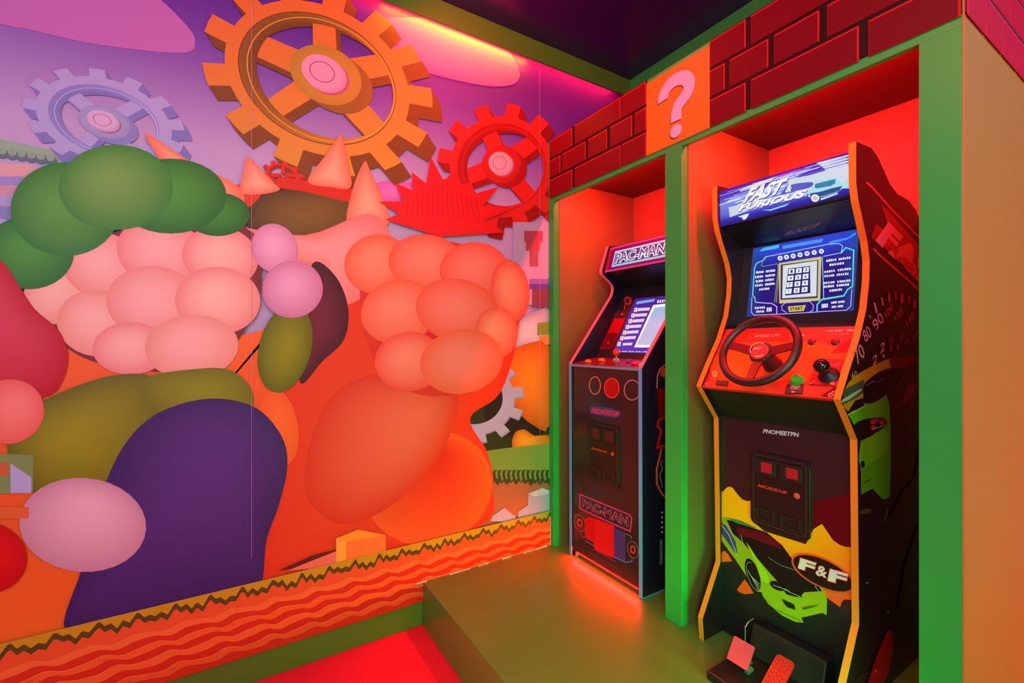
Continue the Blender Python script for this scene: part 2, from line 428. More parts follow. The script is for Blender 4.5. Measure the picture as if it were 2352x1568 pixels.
# gears
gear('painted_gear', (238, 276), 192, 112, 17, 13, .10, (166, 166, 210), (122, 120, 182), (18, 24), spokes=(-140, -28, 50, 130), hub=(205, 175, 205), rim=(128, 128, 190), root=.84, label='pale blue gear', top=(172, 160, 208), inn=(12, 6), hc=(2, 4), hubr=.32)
gear('painted_gear', (728, 180), 282, 204, 29, 13, .10, (204, 144, 52), (122, 70, 26), (22, 34), spokes=(-92, -10, 48, 147, 204), hub=(232, 150, 178), rim=(120, 62, 24), root=.80, label='large orange gear with a pink hub', top=(232, 106, 48), angs=[178, 145, 114, 84, 55, 26, 2, 334, 307, 284, 258, 232, 205], inn=(18, 6), hc=(20, -8))  # top colour holds the red light that washes the upper mural
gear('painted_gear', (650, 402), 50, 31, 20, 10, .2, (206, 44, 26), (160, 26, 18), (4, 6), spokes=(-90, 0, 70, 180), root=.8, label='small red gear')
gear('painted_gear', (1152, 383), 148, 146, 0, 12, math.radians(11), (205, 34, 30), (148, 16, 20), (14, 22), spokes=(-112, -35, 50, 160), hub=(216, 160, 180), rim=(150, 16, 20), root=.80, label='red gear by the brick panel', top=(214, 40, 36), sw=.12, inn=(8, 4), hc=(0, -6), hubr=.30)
# right background
def f(a):
    a.poly([(1040, 930), (1262, 930), (1262, 1060), (1040, 1060)], (44, 48, 26))
    a.poly([(1178, 510), (1262, 510), (1262, 700), (1178, 700)], (164, 148, 188))
    for (x0, y0, x1, y1, c) in ((1204, 530, 1246, 556, (150, 62, 84)), (1208, 556, 1240, 576, (140, 70, 80)), (1216, 576, 1236, 612, (132, 80, 96)), (1216, 640, 1262, 652, (120, 100, 184)), (1216, 652, 1262, 664, (90, 66, 150)), (1222, 664, 1262, 705, (112, 62, 82))):
        a.poly([(x0, y0), (x1, y0), (x1, y1), (x0, y1)], c)
mpart('painted_ruin', f, 'reddish stone ruin')
def f(a):
    a.poly([(1150, 790), (1262, 770), (1262, 985), (1120, 985), (1130, 860)], (40, 26, 28), 3)
    a.blob([(1182, 800), (1190, 740), (1225, 716), (1262, 712), (1262, 790), (1220, 800)], (1210, 760), (206, 196, 214), (140, 136, 168), 3)
    a.poly([(1234, 742), (1262, 738), (1262, 768), (1234, 770)], (120, 140, 50)); a.poly([(1238, 772), (1262, 770), (1262, 790), (1238, 792)], (224, 130, 66))
    a.blob([(1156, 880), (1158, 820), (1190, 796), (1262, 796), (1262, 976), (1225, 976), (1186, 940)], (1220, 870), (232, 130, 34), (186, 84, 24), 3)
mpart('painted_boulder', f, 'orange boulder at the far right')
gear('painted_gear', (1085, 912), 118, 104, 10, 12, .2, (164, 160, 206), (140, 136, 190), (2, 3), root=.82, label='pale blue gear low on the right')
def f(a):
    a.blob([(1176, 1015), (1184, 992), (1205, 986), (1228, 1000), (1262, 1000), (1262, 1030), (1215, 1044), (1182, 1038)], (1205, 1008), (226, 150, 40), (180, 96, 20), 3)
mpart('painted_bush', f, 'small golden bush')
def f(a):
    a.poly([(1090, 1040), (1150, 1030), (1262, 1018), (1262, 1085), (1090, 1110)], (112, 142, 66))
    a.poly([(1090, 1104), (1262, 1082), (1262, 1190), (1090, 1220)], (150, 92, 66))
    for k, x in enumerate(range(1120, 1270, 11)):
        a.poly([(x-9, 1082), (x+9, 1080), (x+8, 1098), (x+(k*7 % 5)-2, 1116-(k*5 % 9)), (x-8, 1100)], (48, 60, 36), 2); a.poly([(x-3, 1082), (x+4, 1080), (x+4, 1094), (x, 1106-(k*3 % 7)), (x-4, 1092)], (96, 134, 66), 2)
    a.poly([(1190, 1175), (1212, 1160), (1214, 1132), (1245, 1120), (1262, 1126), (1262, 1180), (1190, 1192)], (150, 152, 200)); a.poly([(1216, 1134), (1246, 1120), (1262, 1127), (1258, 1134), (1228, 1140)], (178, 180, 222))
    a.poly([(1126, 1196), (1132, 1184), (1158, 1166), (1184, 1186), (1186, 1200)], (158, 160, 206))
mpart('painted_ledge', f, 'grassy rock ledge with pale blue stones')
# orange hills behind the middle
def f(a):
    a.blob([(-900, 900), (-100, 800), (60, 760), (180, 740), (330, 800), (500, 780), (640, 740), (720, 640), (850, 560), (960, 640), (1010, 900), (900, 1260), (700, 1420), (0, 1480), (-900, 1600)], (420, 1000), (226, 92, 30), (232, 104, 30), 4)
mpart('painted_hill', f, 'wide orange hill')
def f(a):
    a.blob([(575, 460), (640, 436), (740, 428), (830, 440), (850, 520), (760, 560), (620, 560), (570, 520)], (700, 490), (120, 92, 34), (72, 54, 26), 4)
    a.poly([(640, 408), (700, 414), (800, 432), (840, 440), (830, 468), (700, 440), (640, 430)], (200, 42, 24), 4)
    a.poly([(520, 432), (560, 424), (600, 440), (580, 470), (556, 474)], (205, 60, 34), 4)
mpart('painted_boulder', f, 'olive brown boulder banded with red')
for nm, P3, hi in (('spire', [(335, 308), (346, 310), (440, 372), (545, 426), (560, 470), (520, 468), (430, 450), (350, 340)], (440, 400)),
                   ('spire', [(568, 360), (584, 372), (630, 420), (642, 436), (600, 446), (553, 442), (558, 400)], (590, 415)),
                   ('spire', [(780, 311), (788, 320), (800, 380), (806, 430), (760, 430), (706, 416), (745, 360)], (760, 400)),
                   ('spire', [(836, 372), (850, 392), (892, 490), (880, 520), (800, 520), (808, 440)], (846, 470))):
    mpart('painted_spire', lambda a, P3=P3, hi=hi: a.blob(P3, hi, (246, 172, 136), (226, 112, 78), 4))
# coral mass and boulders on the right of the middle
def f(a):
    a.blob([(600, 1000), (640, 880), (720, 760), (800, 640), (900, 560), (1060, 560), (1180, 640), (1190, 760), (1150, 900), (1080, 960), (1120, 1040), (1132, 1120), (1100, 1210), (800, 1300), (560, 1380), (590, 1150)], (860, 1060), (218, 66, 30), (212, 50, 26), 5)
mpart('painted_hill', f, 'tall coral hill')
def f(a): a.blob(ell(985, 1120, 148, 130, -20), (1000, 1040), (204, 32, 18), (226, 90, 34), 0)
mpart('painted_boulder', f, 'red boulder at the foot of the coral hill')
def f(a): a.blob([(700, 1090), (730, 960), (800, 880), (930, 850), (1040, 890), (1046, 960), (1000, 1060), (900, 1160), (790, 1205), (716, 1160)], (960, 960), (226, 104, 72), (204, 50, 26), 5)
mpart('painted_boulder', f, 'big coral boulder')
def f(a): a.blob([(520, 520), (700, 540), (850, 490), (900, 560), (860, 660), (780, 700), (740, 620), (640, 600)], (760, 570), (232, 160, 152), (222, 120, 110), 5)
mpart('painted_boulder', f, 'pale pink boulder')
def f(a): a.blob([(725, 600), (775, 640), (800, 710), (790, 780), (740, 830), (690, 880), (690, 760), (700, 660)], (730, 740), (110, 26, 52), (66, 12, 34), 5)
mpart('painted_boulder', f, 'dark wine coloured boulder')
def f(a): a.blob([(850, 600), (1010, 560), (1150, 590), (1190, 700), (1140, 860), (1000, 910), (880, 860), (830, 720)], (1000, 740), (206, 30, 36), (206, 50, 34), 5)
mpart('painted_hill', f, 'crimson ground behind the heap of boulders')
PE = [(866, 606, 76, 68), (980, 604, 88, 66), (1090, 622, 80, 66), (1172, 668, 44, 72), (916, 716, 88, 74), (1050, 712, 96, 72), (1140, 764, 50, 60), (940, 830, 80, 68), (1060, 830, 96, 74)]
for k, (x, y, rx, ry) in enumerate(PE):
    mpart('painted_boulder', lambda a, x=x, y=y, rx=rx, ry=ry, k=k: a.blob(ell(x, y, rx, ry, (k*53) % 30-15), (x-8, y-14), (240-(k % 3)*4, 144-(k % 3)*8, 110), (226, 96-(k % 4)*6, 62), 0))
def f(a):
    cx_, cy_ = 1015, 500; pts = []
    spikes = [(-100, 150), (-75, 120), (-122, 130), (-52, 110), (-30, 150), (-142, 135), (-165, 150), (-8, 165), (178, 130), (14, 150)]
    ang = sorted([s_[0] for s_ in spikes]); d = dict(spikes)
    for i, an in enumerate(ang):
        t = math.radians(an); pts.append((cx_+d[an]*math.cos(t), cy_+d[an]*.95*math.sin(t)))
        nx = ang[(i+1) % len(ang)]; mid = (an+(nx if nx > an else nx+360))/2; t = math.radians(mid); rr = 100 if not 20 < mid < 170 else 52
        pts.append((cx_+rr*math.cos(t), cy_+rr*.85*math.sin(t)))
    a.blob(pts, (cx_, cy_+5), (222, 22, 30), (206, 26, 30), 0)
    for k in range(-7, 8): a.line([(1015+k*11, 420+abs(k)*6), (1018+k*12, 500)], 1.6, (182, 14, 24))
mpart('painted_shrub', f, 'spiky red shrub on top of the boulders')
# left group: bushes, peach stones, olive hills, navy hill
def f(a):
    a.blob(ell(640, 980, 45, 90, -10), (640, 960), (236, 110, 40), (226, 90, 30), 0)
mpart('painted_boulder', f, 'orange boulder beside the navy hill')
def f(a): a.blob(ell(655, 800, 60, 104, 14), (660, 800), (134, 142, 8), (92, 100, 8), 0)
mpart('painted_hill', f, 'narrow olive green hill')
def f(a): a.blob([(110, 640), (300, 520), (560, 520), (600, 640), (560, 760), (480, 850), (330, 850), (190, 820), (100, 740)], (360, 700), (150, 70, 60), (112, 40, 44), 5)
mpart('painted_hill', f, 'maroon ground behind the heap of peach boulders')
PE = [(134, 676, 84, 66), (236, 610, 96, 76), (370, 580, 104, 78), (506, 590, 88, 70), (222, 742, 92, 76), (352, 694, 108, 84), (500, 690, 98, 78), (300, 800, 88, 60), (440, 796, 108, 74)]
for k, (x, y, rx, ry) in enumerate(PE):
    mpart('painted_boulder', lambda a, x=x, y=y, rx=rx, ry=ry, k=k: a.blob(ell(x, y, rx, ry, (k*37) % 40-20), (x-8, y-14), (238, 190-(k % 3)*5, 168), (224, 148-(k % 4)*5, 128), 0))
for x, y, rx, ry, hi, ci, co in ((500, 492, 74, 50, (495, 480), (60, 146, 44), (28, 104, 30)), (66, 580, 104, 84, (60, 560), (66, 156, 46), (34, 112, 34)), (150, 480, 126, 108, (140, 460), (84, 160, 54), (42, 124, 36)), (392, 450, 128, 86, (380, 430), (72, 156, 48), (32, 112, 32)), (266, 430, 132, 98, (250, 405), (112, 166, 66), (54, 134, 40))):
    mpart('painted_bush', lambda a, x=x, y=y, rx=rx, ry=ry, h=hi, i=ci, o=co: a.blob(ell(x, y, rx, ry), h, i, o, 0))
def f(a): a.blob(ell(630, 570, 52, 58, -28), (626, 560), (226, 172, 200), (200, 130, 162), 0)
mpart('painted_boulder', f, 'pink white stone on top')
def f(a): a.blob(ell(672, 664, 70, 66, -10), (664, 650), (222, 166, 196), (194, 120, 154), 0)
mpart('painted_boulder', f, 'pink white boulder on the olive hill')
def f(a):
    a.blob([(18, 1040), (40, 960), (130, 905), (260, 862), (360, 870), (380, 960), (340, 1040), (300, 1110), (190, 1140), (80, 1128)], (160, 1000), (144, 146, 8), (96, 100, 6), 5)
mpart('painted_hill', f, 'olive green hill')
def f(a): a.blob([(330, 870), (440, 848), (530, 850), (580, 900), (560, 950), (420, 960), (340, 930)], (470, 900), (132, 140, 10), (108, 112, 8), 5)
mpart('painted_hill', f, 'low olive green hill')
def f(a):
    a.blob([(150, 1450), (190, 1300), (225, 1160), (280, 1030), (360, 950), (480, 915), (585, 935), (646, 1000), (660, 1070), (640, 1160), (612, 1240), (600, 1340), (560, 1360), (300, 1420)], (500, 1040), (84, 46, 128), (58, 30, 96), 5)
mpart('painted_hill', f, 'round navy purple hill')
def f(a): a.blob(ell(190, 1205, 146, 108, 4), (210, 1160), (226, 178, 194), (192, 138, 160), 0)
mpart('painted_boulder', f, 'pink white boulder at the lower left')
def f(a):
    a.poly([(-900, 1000), (76, 1045), (76, 1130), (-900, 1180)], (120, 146, 84))
    a.poly([(-900, 1060), (20, 1062), (20, 1092), (-900, 1110)], (190, 96, 44)); a.poly([(24, 1064), (72, 1096), (72, 1132), (24, 1132)], (170, 170, 214))
    a.poly([(-900, 1160), (66, 1164), (66, 1190), (-900, 1210)], (214, 100, 44))
mpart('painted_block', f, 'small blocks at the far left')
def f(a): a.blob([(-400, 560), (-80, 560), (0, 596), (40, 650), (80, 710), (136, 760), (156, 820), (140, 880), (100, 912), (-60, 950), (-400, 980)], (0, 740), (202, 60, 78), (176, 8, 22), 5)
mpart('painted_hill', f, 'dark red hill at the left edge')
def f(a): a.blob(ell(20, 945, 82, 74, -14), (40, 930), (236, 132, 118), (222, 96, 84), 0)
mpart('painted_boulder', f, 'coral pink boulder below the red hill')
def f(a): a.blob(ell(-40, 1280, 102, 84, 6), (-20, 1270), (214, 8, 16), (186, 4, 14), 0)
mpart('painted_boulder', f, 'bright red boulder at the left edge')
def f(a):
    a.poly([(886, 1260), (820, 1250), (720, 1275), (640, 1310), (720, 1300), (886, 1280)], (90, 26, 24)); a.poly([(660, 1310), (780, 1262), (780, 1300)], (226, 110, 90))
    a.poly([(772, 1236), (822, 1216), (885, 1228), (830, 1240), (800, 1246)], (240, 150, 40)); a.poly([(772, 1236), (795, 1244), (795, 1296), (772, 1300)], (246, 168, 60)); a.poly([(795, 1244), (886, 1228), (886, 1272), (795, 1290)], (238, 120, 48))
mpart('painted_block', f, 'plain orange crate')
# soil strip
GZ = .398
def w2(x, z, l): return Vector((x, MY-l, z))
def strip():
    m = MB(); l = .0006+(gear.k+3)*.0001; x0, x1 = -2.6, 1.545; N = 1300
    X = [x0+(x1-x0)*i/N for i in range(N+1)]
    base = [(.118, 0), (.146, 1), (.170, 0), (.196, 2), (.222, 0), (.246, 3), (.268, 0), (.292, 4), (.315, 5), (.372, None)]
    cols = [srgb(c) for c in ((196, 44, 20), (222, 84, 34), (198, 40, 20), (226, 96, 38), (200, 42, 22), (228, 92, 36), (202, 46, 22), (230, 106, 50), (222, 84, 40))]
    def wav(z, x, k): return z if z < .12 else z+.007*math.sin(x*44+k*.9)+.002*math.sin(x*83+k)
    for j in range(len(base)-1):
        for i in range(N):
            a, b = X[i], X[i+1]
            z00, z01 = wav(base[j][0], a, j), wav(base[j][0], b, j)
            z10 = wav(base[j+1][0], a, j+1) if j < 8 else .38; z11 = wav(base[j+1][0], b, j+1) if j < 8 else .38
            m.face([w2(a, z00, l), w2(b, z01, l), w2(b, z11, l), w2(a, z10, l)], cols[j])
            if 0 < j < 8 and j % 2 == 0:
                m.face([w2(a, z00-.0022, l+.0004), w2(b, z01-.0022, l+.0004), w2(b, z01, l+.0004), w2(a, z00, l+.0004)], srgb((244, 120, 62)))
    for k in range(26):
        px, pz = random.uniform(x0, x1), random.choice((.158, .208, .258))
        m.poly([w2(px+.007*math.cos(t)*1.2, pz+.0035*math.sin(t), l+.0005) for t in [k2*math.pi/4 for k2 in range(8)]], srgb((206, 76, 40)))
    return m
strip().build('painted_soil', PRINT, mural)['label'] = 'wavy orange and red soil layers'
gear.k += 5
def strip2():
    m = MB(); l = .0006+(gear.k+1)*.0001; x0, x1 = -2.6, 1.545
    rr = random.Random(3); x = x0; pts = []
    while x < x1:
        for dx, dz in ((0, -.016), (.014, -.038), (.030, -.030), (.046, -.048), (.062, -.034), (.080, -.046), (.098, -.018)):
            if x+dx < x1: pts.append((x+dx, GZ-.008+dz*rr.uniform(.85, 1.2)))
        x += .106
    for dz, c0 in ((0, (84, 70, 22)), (.021, (192, 146, 26))):
        for (xa, za), (xb, zb) in zip(pts, pts[1:]):
            t = max(0, min(1, (xa-.9)/.55)); cc = srgb(tuple(c0[i]*(1-t)+((56, 76, 18) if dz == 0 else (130, 148, 26))[i]*t for i in range(3)))
            m.face([w2(xa, za+dz, l+dz*.05), w2(xb, zb+dz, l+dz*.05), w2(xb, GZ+.004, l+dz*.05), w2(xa, GZ+.004, l+dz*.05)], cc)
    return m
strip2().build('painted_grass_fringe', PRINT, mural)['label'] = 'scalloped yellow green grass edge'
# seams of the print and its torn white edge
m = MB(); q = gear.k*.0001+.0042
for px in (577, 1233):
    x = WALL.P(px, 300).x; m.box((x, MY-q, .5), (x+.0012, MY-q+.0005, 2.85))
m.build('print_seam', mat('seam_line', (190, 140, 190), .6), mural)
m = MB(); rr = random.Random(5); x = .75
while x < 1.5:
    w_ = rr.uniform(.02, .07)
    if rr.random() < .8: m.box((x, MY-q-.002, HP), (x+w_, MY-q, HP+rr.uniform(.002, .005)))
    x += w_+rr.uniform(.0, .01)
z = HP
while z < .36: m.box((1.529, MY-q-.002, z), (1.532, MY-q, z+.016)); z += .02
tag(m.build('torn_paper_edge', mat('white_paper', (235, 215, 200), .8)), 'thin ragged white paper edge where the mural meets the green platform', 'paper edge')

# ------------------------------------------------------------------ brick panel and sign
FP = Pl((FX, 0, 0), (-1, 0, 0))
def ypx(px): return FP.P(px, 784).y
BZ0, BZ1 = 2.150, 2.475
EDGE = srgb((190, 22, 28)); FACE = srgb((108, 2, 20)); MORT = srgb((36, 10, 14))
def bricks(name, rows, frame, u0, u1, label, edge=EDGE, face=FACE, mort=MORT):
    # frame(u, z, d): point on the panel, d outwards
    m = MB(); t = .004
    m.prism([frame(u0, BZ0+.006, 0), frame(u1, BZ0+.006, 0), frame(u1, BZ1, 0), frame(u0, BZ1, 0)], frame(u0, 0, t)-frame(u0, 0, 0), mort)
    hh = (BZ1-BZ0)/3
    for r, spans in enumerate(rows):
        zt = BZ1-r*hh-(.004 if r == 0 else .007); zb = BZ1-(r+1)*hh+(.007 if r < 2 else .0)
        for a, b in spans:
            d = (b-a); s_ = 1 if d > 0 else -1
            m.prism([frame(a, zb, t), frame(b, zb, t), frame(b, zt, t), frame(a, zt, t)], frame(a, 0, .0015)-frame(a, 0, 0), edge)
            e = .0055
            m.prism([frame(a+s_*.001, zb+.001, t+.0015), frame(b-s_*e, zb+.001, t+.0015), frame(b-s_*e, zt-e, t+.0015), frame(a+s_*.001, zt-e, t+.0015)], frame(a, 0, .0008)-frame(a, 0, 0), face)
    o = m.build(name, attr_mat('brick_print', .5, .15)); tag(o, label, 'brick panel'); return o
def yy(sp): return [(ypx(a), ypx(b)) for a, b in sp]
odd = [(1265, 1316), (1322, 1428), (1431, 1486)]; oddr = [(1633, 1715), (1727, 1975), (1997, 2209)]
fr = lambda u, z, d: Vector((FX-.0006-d, u, z))
bricks('brick_panel', [yy(odd), yy([(1265, 1289), (1293, 1347), (1353, 1396), (1404, 1454), (1460, 1486)]), yy(odd)], fr, ypx(1264), ypx(1486.5),
       'red brick print panel left of the question mark sign, above the smaller niche')
bricks('brick_panel', [yy(oddr), yy([(1633, 1667), (1678, 1767), (1780, 1884), (1902, 2070), (2090, 2209)]), yy(oddr)], fr, ypx(1632.5), ypx(2210),
       'red brick print panel right of the question mark sign, above the racing machine')
RW = Pl((0, .368, 0), (0, -1, 0))
fr2 = lambda u, z, d: Vector((u, .3675-d, z))
bw = .155; r1 = [(FX+.001+k*bw, FX+.001+(k+1)*bw-.008) for k in range(12)]; r2 = [(FX+.001, FX+.07)]+[(FX+.078+k*bw, FX+.078+(k+1)*bw-.008) for k in range(11)]
bricks('brick_panel', [r1, r2, r1], fr2, FX, 3.4, 'red brick print panel with pinkish light in its colours, around the corner at the right edge', srgb((240, 50, 80)), srgb((205, 12, 56)), srgb((110, 20, 60)))  # pinkish light put into these brick and mortar colours
# sign
y0, y1 = ypx(1487), ypx(1632)
m = MB(); m.box((FX-.006, y0, 2.149), (FX-.0005, y1, 2.458))
sign = m.build('square_sign', mat('orange_sign_print', (214, 108, 18), .45, noise=.04, scale=3)); tag(sign, 'square orange sign with a pale pink question mark between the brick panels', 'sign')
SP = Pl((FX-.006, 0, 0), (-1, 0, 0))
def qmark(dx, dz, col, lift, nm):
    m = MB(); X = FX-.006-lift; W_ = y1-y0; cyy = (y0+y1)/2; w_ = .052
    path = []
    for k in range(25):      # hook, then the stem
        t = math.radians(188-k*232/24); path.append((cyy-.064*math.cos(t), 2.352+.050*math.sin(t)))
    path += [(cyy-.010, 2.292), (cyy-.003, 2.272), (cyy-.002, 2.236)]
    V = [Vector(p) for p in path]; A = []
    for i, p in enumerate(V):
        d = (V[min(i+1, len(V)-1)]-V[max(i-1, 0)]).normalized(); n = Vector((-d.y, d.x))*w_/2
        A.append((Vector((X, p.x-n.x+dx, p.y-n.y+dz)), Vector((X, p.x+n.x+dx, p.y+n.y+dz))))
    for p, q in zip(A, A[1:]): m.face([p[0], q[0], q[1], p[1]])
    m.poly([Vector((X, cyy-.002+.029*math.cos(t)+dx, 2.196+.026*math.sin(t)+dz)) for t in [k*math.pi/12 for k in range(24)]])
    return m.build(nm, col, sign)
qmark(.004, -.005, mat('sign_shadow_ink', (110, 46, 20), .5), .0006, 'lettering_outline')
qmark(0, 0, mat('sign_pink_ink', (184, 170, 206), .5), .0012, 'lettering')

# ------------------------------------------------------------------ arcade cabinets
def panel_pts(prof, y): return [Vector((x, y, z)) for x, z in prof]
def moulding(prof, y0, y1, nfront, th=.003):
    """ribbon wrapped over the front edge: prof[:nfront] is the front path from bottom to top"""
    m = MB(); pts = [Vector((x, 0, z)) for x, z in prof[:nfront]]; off = []
    for i, p in enumerate(pts):
        a = pts[max(0, i-1)]; b = pts[min(len(pts)-1, i+1)]; t = (b-a).normalized(); n = Vector((-t.z, 0, t.x))
        off.append(p+n*th)
    Y0, Y1 = Vector((0, y0, 0)), Vector((0, y1, 0))
    for i in range(len(pts)-1):
        a, b, c, d = pts[i], pts[i+1], off[i+1], off[i]
        m.face([d+Y0, c+Y0, c+Y1, d+Y1]); m.face([a+Y0, b+Y0, c+Y0, d+Y0]); m.face([a+Y1, d+Y1, c+Y1, b+Y1])
    m.face([pts[0]+Y0, off[0]+Y0, off[0]+Y1, pts[0]+Y1]); m.face([pts[-1]+Y0, pts[-1]+Y1, off[-1]+Y1, off[-1]+Y0])
    return m
def slab(p0, p1, ya, yb, th, c=(1, 1, 1)):
    """board spanning ya..yb whose outer face runs from (x,z)=p0 to p1; thickness th to the back"""
    a = Vector((p0[0], ya, p0[1])); b = Vector((p1[0], ya, p1[1])); t = (b-a).normalized(); n = Vector((-t.z, 0, t.x))
    m = MB(); m.prism([a, b, b-n*th, a-n*th], (0, yb-ya, 0), c); return m
def rrect(u0, u1, v0, v1, r, n=5):
    out = []
    for cx_, cy_, a0 in ((u1-r, v1-r, 0), (u0+r, v1-r, 90), (u0+r, v0+r, 180), (u1-r, v0+r, 270)):
        for k in range(n+1):
            t = math.radians(a0+90*k/n); out.append((cx_+r*math.cos(t), cy_+r*math.sin(t)))
    return out

# ---- racing machine
RY0, RY1 = .63, 1.113; YA, YB = RY0+.018, RY1-.018
rc = empty('racing_arcade_machine', (1.75, (RY0+RY1)/2, HP), 'tall black racing arcade machine with orange edging and a steering wheel, in the right niche', 'arcade machine')
front = [(1.540, .21), (1.531, .295), (1.642, .483), (1.630, 1.05), (1.522, 1.181), (1.576, 1.262), (1.645, 1.358), (1.692, 1.45), (1.713, 1.54), (1.716, 1.605), (1.700, 1.662), (1.668, 1.722), (1.636, 1.782), (1.622, 1.83), (1.620, 1.90), (1.622, 1.958)]
prof = front+[(1.73, 1.962), (1.778, 1.943), (1.87, 1.874), (1.927, 1.852), (2.028, 1.845), (2.10, 1.82), (2.13, 1.79), (2.13, .21)]
for ya in (RY0, YB):
    m = MB(); m.prism(panel_pts(prof, ya), (0, .018, 0)); p = m.build('side_panel', mat('racing_side_laminate', lin=(.018, .006, .008), rough=.32), rc)
    moulding(prof, ya-.0005, ya+.0185, len(front)).build('edge_moulding', ORANGEM, p)['label'] = 'orange edge strip'
# body boards
slab((1.652, .50), (1.652, 1.055), YA, YB, .016).build('front_panel', MAROON, rc)
slab((1.655, .212), (1.652, .50), YA, YB, .016).build('lower_panel', BLACK, rc)
slab((1.655, 1.052), (1.542, 1.176), YA, YB, .012).build('apron', mat('apron_black', lin=(.006, .008, .006), rough=.5), rc)
DK0, DK1 = (1.530, 1.178), (1.682, 1.398)
deck = slab(DK0, DK1, YA, YB, .014).build('control_deck', mat('red_deck', lin=(.80, .03, .015), rough=.35), rc)
slab((1.6835, 1.398), (1.741, 1.415), YA, YB, .010).build('deck_ledge', BLACKS, rc)
slab((1.745, 1.41), (1.806, 1.745), YA, YB, .012).build('bezel', BLACKS, rc)
sp = slab((1.800, 1.735), (1.650, 1.796), YA, YB, .012).build('speaker_panel', BLACKS, rc)
slab((1.6355, 1.935), (1.76, 1.945), YA, YB, .012).build('top_panel', BLACK, rc)
m = MB(); m.box((2.10, YA, .25), (2.112, YB, 1.80)); m.build('back_panel', BLACK, rc)
# marquee
slab((1.642, 1.798), (1.634, 1.934), YA, YB, .01).build('marquee_board', BLACK, rc)
MQ = Pl((1.642, 0, 1.798), (-.136, 0, -.008))
MQ.n = Vector((-.136, 0, -.008)).normalized()
def mqx(cx_, cy_): return (1640+cx_/6.918, 340+cy_/6.918)
a = Art(MQ, .00006, .0004)
q = [(1653, 439), (1957, 347), (1959, 445), (1655, 521)]
# backlit film: deep violet with lighter band
def lerp(p, q_, t): return (p[0]*(1-t)+q_[0]*t, p[1]*(1-t)+q_[1]*t)
bands = [(0, (96, 20, 160)), (.18, (80, 50, 200)), (.45, (130, 140, 240)), (.72, (96, 104, 225)), (.86, (48, 46, 180)), (1, (40, 26, 120))]
l = a.L()
for (t0, c0), (t1, c1) in zip(bands, bands[1:]):
    N = 8
    for k in range(N):
        s0, s1 = k/N, (k+1)/N
        A, B = lerp(q[0], q[1], s0), lerp(q[0], q[1], s1); D, E_ = lerp(q[3], q[2], s0), lerp(q[3], q[2], s1)
        mk = lambda c, s_: srgb(tuple(c[i]*(1-.15*abs(s_-.4)) for i in range(3)))
        a.mb.face([MQ.P(*lerp(A, D, t0), l), MQ.P(*lerp(B, E_, t0), l), MQ.P(*lerp(B, E_, t1), l), MQ.P(*lerp(A, D, t1), l)], [mk(c0, s0), mk(c0, s1), mk(c1, s1), mk(c1, s0)])
rr = random.Random(11)
for k in range(70):   # speed streaks
    x = rr.uniform(60, 1500); y = 700-(x-80)*.305+rr.uniform(30, 420)*(.75); ln = rr.uniform(150, 500); th = rr.uniform(6, 22)
    if x+ln > 2160: ln = 2160-x
    y2 = y-ln*.29
    c = rr.choice([(206, 226, 250), (170, 196, 250), (210, 226, 236), (150, 160, 245), (226, 224, 236)])
    lo = 1240-(x-80)*.245-90
    if y > lo: continue
    a.poly([mqx(x, y), mqx(x+ln, y2-th*.1), mqx(x+ln*.8, y2+ln*.06+th), mqx(x, y+th)], c, lift=a.l0+a.gap*(2+k))
a.k = 80
a.poly([mqx(*p) for p in [(1180, 520), (1500, 440), (1900, 330), (2190, 280), (2190, 600), (2040, 600), (1850, 640), (1500, 720), (1300, 700)]], (206, 220, 228), 3)
for yk in range(7): a.poly([mqx(1620+yk*45, 236+yk*34), mqx(2120-yk*7, 108+yk*46), mqx(2175, 112+yk*50), mqx(2080-yk*9, 150+yk*48), mqx(1700+yk*30, 262+yk*32)], (206+yk*2, 218, 240))
a.poly([mqx(*p) for p in [(980, 450), (1300, 350), (1460, 310), (1280, 380), (1060, 460)]], (210, 80, 220))
a.poly([mqx(*p) for p in [(330, 690), (640, 570), (980, 450), (900, 510), (640, 610)]], (244, 226, 200))
# car on the marquee
a.poly([mqx(*p) for p in [(1500, 700), (1580, 620), (1640, 520), (1940, 470), (2040, 560), (2190, 450), (2190, 640), (2040, 640), (1980, 690), (1700, 780), (1500, 780)]], (170, 222, 236))
a.poly([mqx(*p) for p in [(1605, 570), (1930, 490), (1925, 560), (1860, 600), (1640, 640), (1602, 630)]], (50, 130, 180))
a.poly([mqx(*p) for p in [(1520, 720), (1700, 690), (1860, 640), (2040, 600), (1990, 680), (1700, 770), (1540, 790)]], (36, 84, 140))
a.poly([mqx(*p) for p in [(1690, 800), (1960, 705), (1970, 730), (1700, 830)]], (190, 226, 240))
a.poly([mqx(*p) for p in ell(1607, 795, 66, 60)], (236, 232, 236)); a.poly([mqx(*p) for p in ell(1607, 795, 34, 32)], (190, 190, 205))
a.poly([mqx(*p) for p in [(760, 985), (900, 970), (1210, 870), (1140, 920), (900, 995)]], (140, 210, 236))
a.poly([mqx(*p) for p in [(380, 1090), (540, 1040), (550, 1060), (500, 1130), (460, 1135), (440, 1100)]], (226, 232, 250), 2)
